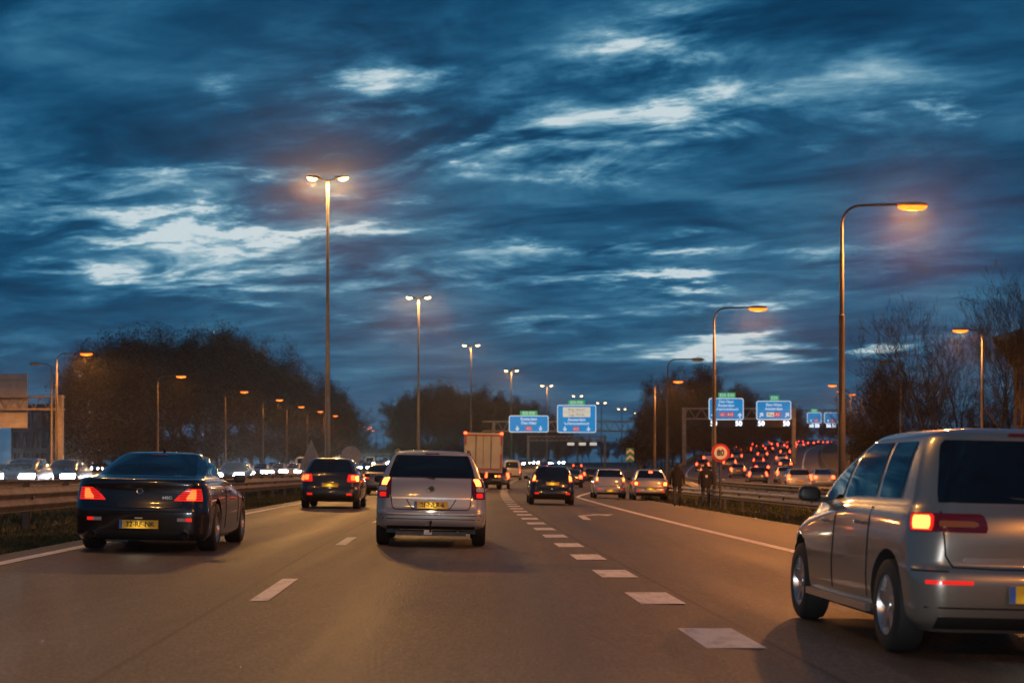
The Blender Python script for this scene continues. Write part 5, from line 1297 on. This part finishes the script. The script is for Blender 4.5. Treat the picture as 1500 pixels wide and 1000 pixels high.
# ------------------------------------------------------------------ two people walking on the verge
def person(x, y, rz, label, jacket, trousers, stride, hood, armswing, H=1.80, patch=None):
    verts = [ # (x, y, z, rx, ry)
      (0,0,.95,.145,.115),(0,.0,1.08,.145,.105),(0,.01,1.25,.165,.115),(0,.0,1.42,.165,.11),(0,.0,1.50,.085,.075),(0,.015,1.56,.06,.06),(0,.03,1.63,.075,.09),(0,.03,1.71,.082,.10),(0,.02,1.785,.06,.075)]
    edges = [(i, i+1) for i in range(8)]
    def chain(root, pts):
        p = root
        for q in pts: verts.append(q); edges.append((p, len(verts)-1)); p = len(verts)-1
        return p
    for sd in (-1, 1):
        st = stride*sd
        chain(0, [(sd*.10, .01, .88, .095,.10),(sd*.105, st*.5+.03, .50, .062,.068),(sd*.105, st*.8-.06, .28, .056,.062),(sd*.105, st-.04, .09, .042,.048),(sd*.11, st+.10, .035, .042,.034),(sd*.115, st+.17, .03, .034,.026)])
        sw = -armswing*sd
        e = chain(3, [(sd*.20, 0, 1.41, .066,.066),(sd*.265, -.02+sw*.4, 1.16, .052,.054),(sd*.275, .03+sw, .93, .04,.042),(sd*.27, .045+sw*1.1, .855, .030,.042)])
        # palm to fingers
        base = len(verts)-1; bx, by, bz = verts[base][:3]
        for k, (dy, ln) in enumerate(((-.028,.075),(-.010,.085),(.010,.082),(.028,.068))):
            chain(base, [(bx-sd*.004, by+dy, bz-.045, .011,.011),(bx-sd*.012, by+dy, bz-.045-ln*.6, .010,.010),(bx-sd*.022, by+dy, bz-.045-ln, .008,.008)])
        chain(base, [(bx-sd*.01, by+.045, bz-.01, .012,.012),(bx-sd*.018, by+.058, bz-.05, .010,.010)])
    me = bpy.data.meshes.new('person'); me.from_pydata([v[:3] for v in verts], edges, [])
    o = bpy.data.objects.new('tmp_person', me); C.objects.link(o)
    md = o.modifiers.new('skin', 'SKIN'); md.use_smooth_shade = True
    for i, v in enumerate(verts):
        o.data.skin_vertices[0].data[i].radius = (v[3], v[4])
    o.data.skin_vertices[0].data[0].use_root = True
    ss = o.modifiers.new('sub', 'SUBSURF'); ss.levels = 2; ss.render_levels = 2
    dg = bpy.context.evaluated_depsgraph_get(); m2 = bpy.data.meshes.new_from_object(o.evaluated_get(dg)); bpy.data.objects.remove(o)
    for m in (jacket, trousers, SKIN, SHOE, HAIR): m2.materials.append(m)
    for p in m2.polygons:
        c = p.center
        p.material_index = 0
        if c.z < .10: p.material_index = 3
        elif abs(c.x) < .19 and c.z < .90: p.material_index = 1
        elif abs(c.x) >= .19 and c.z < .90: p.material_index = 2
        elif c.z > 1.535: p.material_index = (4 if (c.y < .06 or c.z > 1.73) else 2)
    m2.shade_smooth()
    s = H/1.84
    r = bpy.data.objects.new('person', m2); C.objects.link(r); r.scale = (s, s, s); r.location = (x, y, zmain(x, y)+.004); r.rotation_euler = (0, 0, rz); tag(r, label, 'person')
    m2.name = 'person'
    # jacket skirt and hood
    b = MB(); rows = []
    for (z, rx, ry) in ((.80,.205,.165),(.88,.212,.170),(1.0,.200,.155),(1.2,.212,.16),(1.38,.225,.155),(1.46,.18,.13),(1.52,.10,.095)):
        rows.append([(rx*math.cos(q)*(1+.02*math.sin(5*q)), ry*math.sin(q)*(1+.03*math.cos(7*q+z*9)), z) for q in [2*math.pi*k/24 for k in range(24)]])
    b.grid(rows, closed=True); put(b, 'jacket', jacket, r, 60)
    if hood:
        b = MB(); rows = []
        for (z, rr, yo) in ((1.47,.13,-.03),(1.54,.125,-.05),(1.6,.10,-.06),(1.63,.05,-.05)): rows.append([(rr*math.cos(q), yo+rr*.75*math.sin(q), z) for q in [2*math.pi*k/16 for k in range(16)]])
        b.grid(rows, closed=True); b.add(rows[-1], [tuple(range(16))]); put(b, 'hood', jacket, r, 60)
    # face: nose and ears
    b = MB(); b.tube([(0,.115,1.69),(0,.14,1.655),(0,.115,1.645)], [.012,.018,.012], 6); put(b, 'nose', SKIN, r, 60)
    for sd in (-1, 1):
        b = MB(); b.lathe([(sd*.072,.03),(sd*.09,.032),(sd*.094,.012)], 10, 'x', (0,.015,1.675)); put(b, 'ear', SKIN, r, 60)
    if patch:
        b = MB(); b.box(-.05,.04,-.185,-.170,1.18,1.28); put(b, 'back_patch', M['white'], r)
    return r
SKIN = make_mat('skin', (.36,.22,.16), .6); SHOE = make_mat('shoes', (.02,.018,.016), .6); HAIR = make_mat('hair', (.02,.015,.01), .7)
JK1 = vary(make_mat('dark_jacket', (.02,.017,.015), .85), (.014,.012,.011), (.03,.025,.022), 6); JK2 = vary(make_mat('navy_jacket', (.015,.016,.02), .85), (.01,.011,.014), (.026,.026,.03), 6)
TR1 = vary(make_mat('faded_trousers', (.10,.09,.09), .85), (.05,.05,.055), (.13,.115,.11), 3); TR2 = vary(make_mat('blue_jeans', (.05,.07,.10), .85), (.03,.04,.06), (.08,.10,.13), 4)
person(pxX(992, 64.5), 64.5, R(-4), 'person in dark hooded jacket walking away nearest the silver hatchback', JK1, TR1, .18, True, .12, 1.78)
person(pxX(1034, 63.2), 63.2, R(3), 'person in dark jacket and jeans walking beside the speed limit sign', JK2, TR2, -.10, False, -.07, 1.80, True)

# ------------------------------------------------------------------ rough grass of the verges
def verge(name, label, f0, f1, y0, y1, n, zf, hmax, seed):
    rg = random.Random(seed); vs, fs = [], []
    for i in range(n):
        y = y0+(y1-y0)*rg.random()**1.5; x = f0(y)+(f1(y)-f0(y))*rg.random(); z = zf(x, y)-.03; h = hmax*rg.uniform(.35,1.); w = .008+.0006*y
        a = rg.uniform(0, 6.28); dx, dy = math.cos(a)*w, math.sin(a)*w; lx, ly = rg.gauss(0,.35)*h, rg.gauss(0,.35)*h
        o = len(vs); vs += [(x-dx,y-dy,z),(x+dx,y+dy,z),(x+dx*.6+lx*.4,y+dy*.6+ly*.4,z+h*.6),(x+lx,y+ly,z+h),(x-dx*.6+lx*.4,y-dy*.6+ly*.4,z+h*.6)]; fs.append((o,o+1,o+2,o+3,o+4))
    b = MB(); b.add(vs, fs); o = b.obj(name, M['blade']); tag(o, label, 'grass', kind='stuff')
verge('grass', 'short rough grass of the left median strip below the guard rail', lambda y: cx(y)-9.4, lambda y: cx(y)-7.8, 14, 110, 40000, zmain, .085, 1)
verge('grass', 'rough grass of the median beyond the left guard rail', lambda y: cx(y)-12.6, lambda y: cx(y)-9.4, 20, 130, 14000, ground, .2, 2)
verge('grass', 'rough dry grass of the right verge under the guard rail', lambda y: cx(y)+7.0+exit_w(y), lambda y: rl(y)-.4, 28, 130, 34000, ground, .17, 3)

# ------------------------------------------------------------------ lamp halos from an added thin haze
b = MB(); b.box(-700, 700, -80, 900, -3, 36); hz = b.obj('halo_haze', []); tag(hz, kind='stuff')
m = bpy.data.materials.new('halo_haze'); m.use_nodes = True; nt = m.node_tree; nt.nodes.clear()
o_ = nt.nodes.new('ShaderNodeOutputMaterial'); p_ = nt.nodes.new('ShaderNodeVolumePrincipled')
p_.inputs['Density'].default_value = .00019; p_.inputs['Color'].default_value = (.9, .9, .9, 1); p_.inputs['Anisotropy'].default_value = .93
nt.links.new(p_.outputs[0], o_.inputs['Volume']); hz.data.materials.append(m); fix_normals(hz.data)
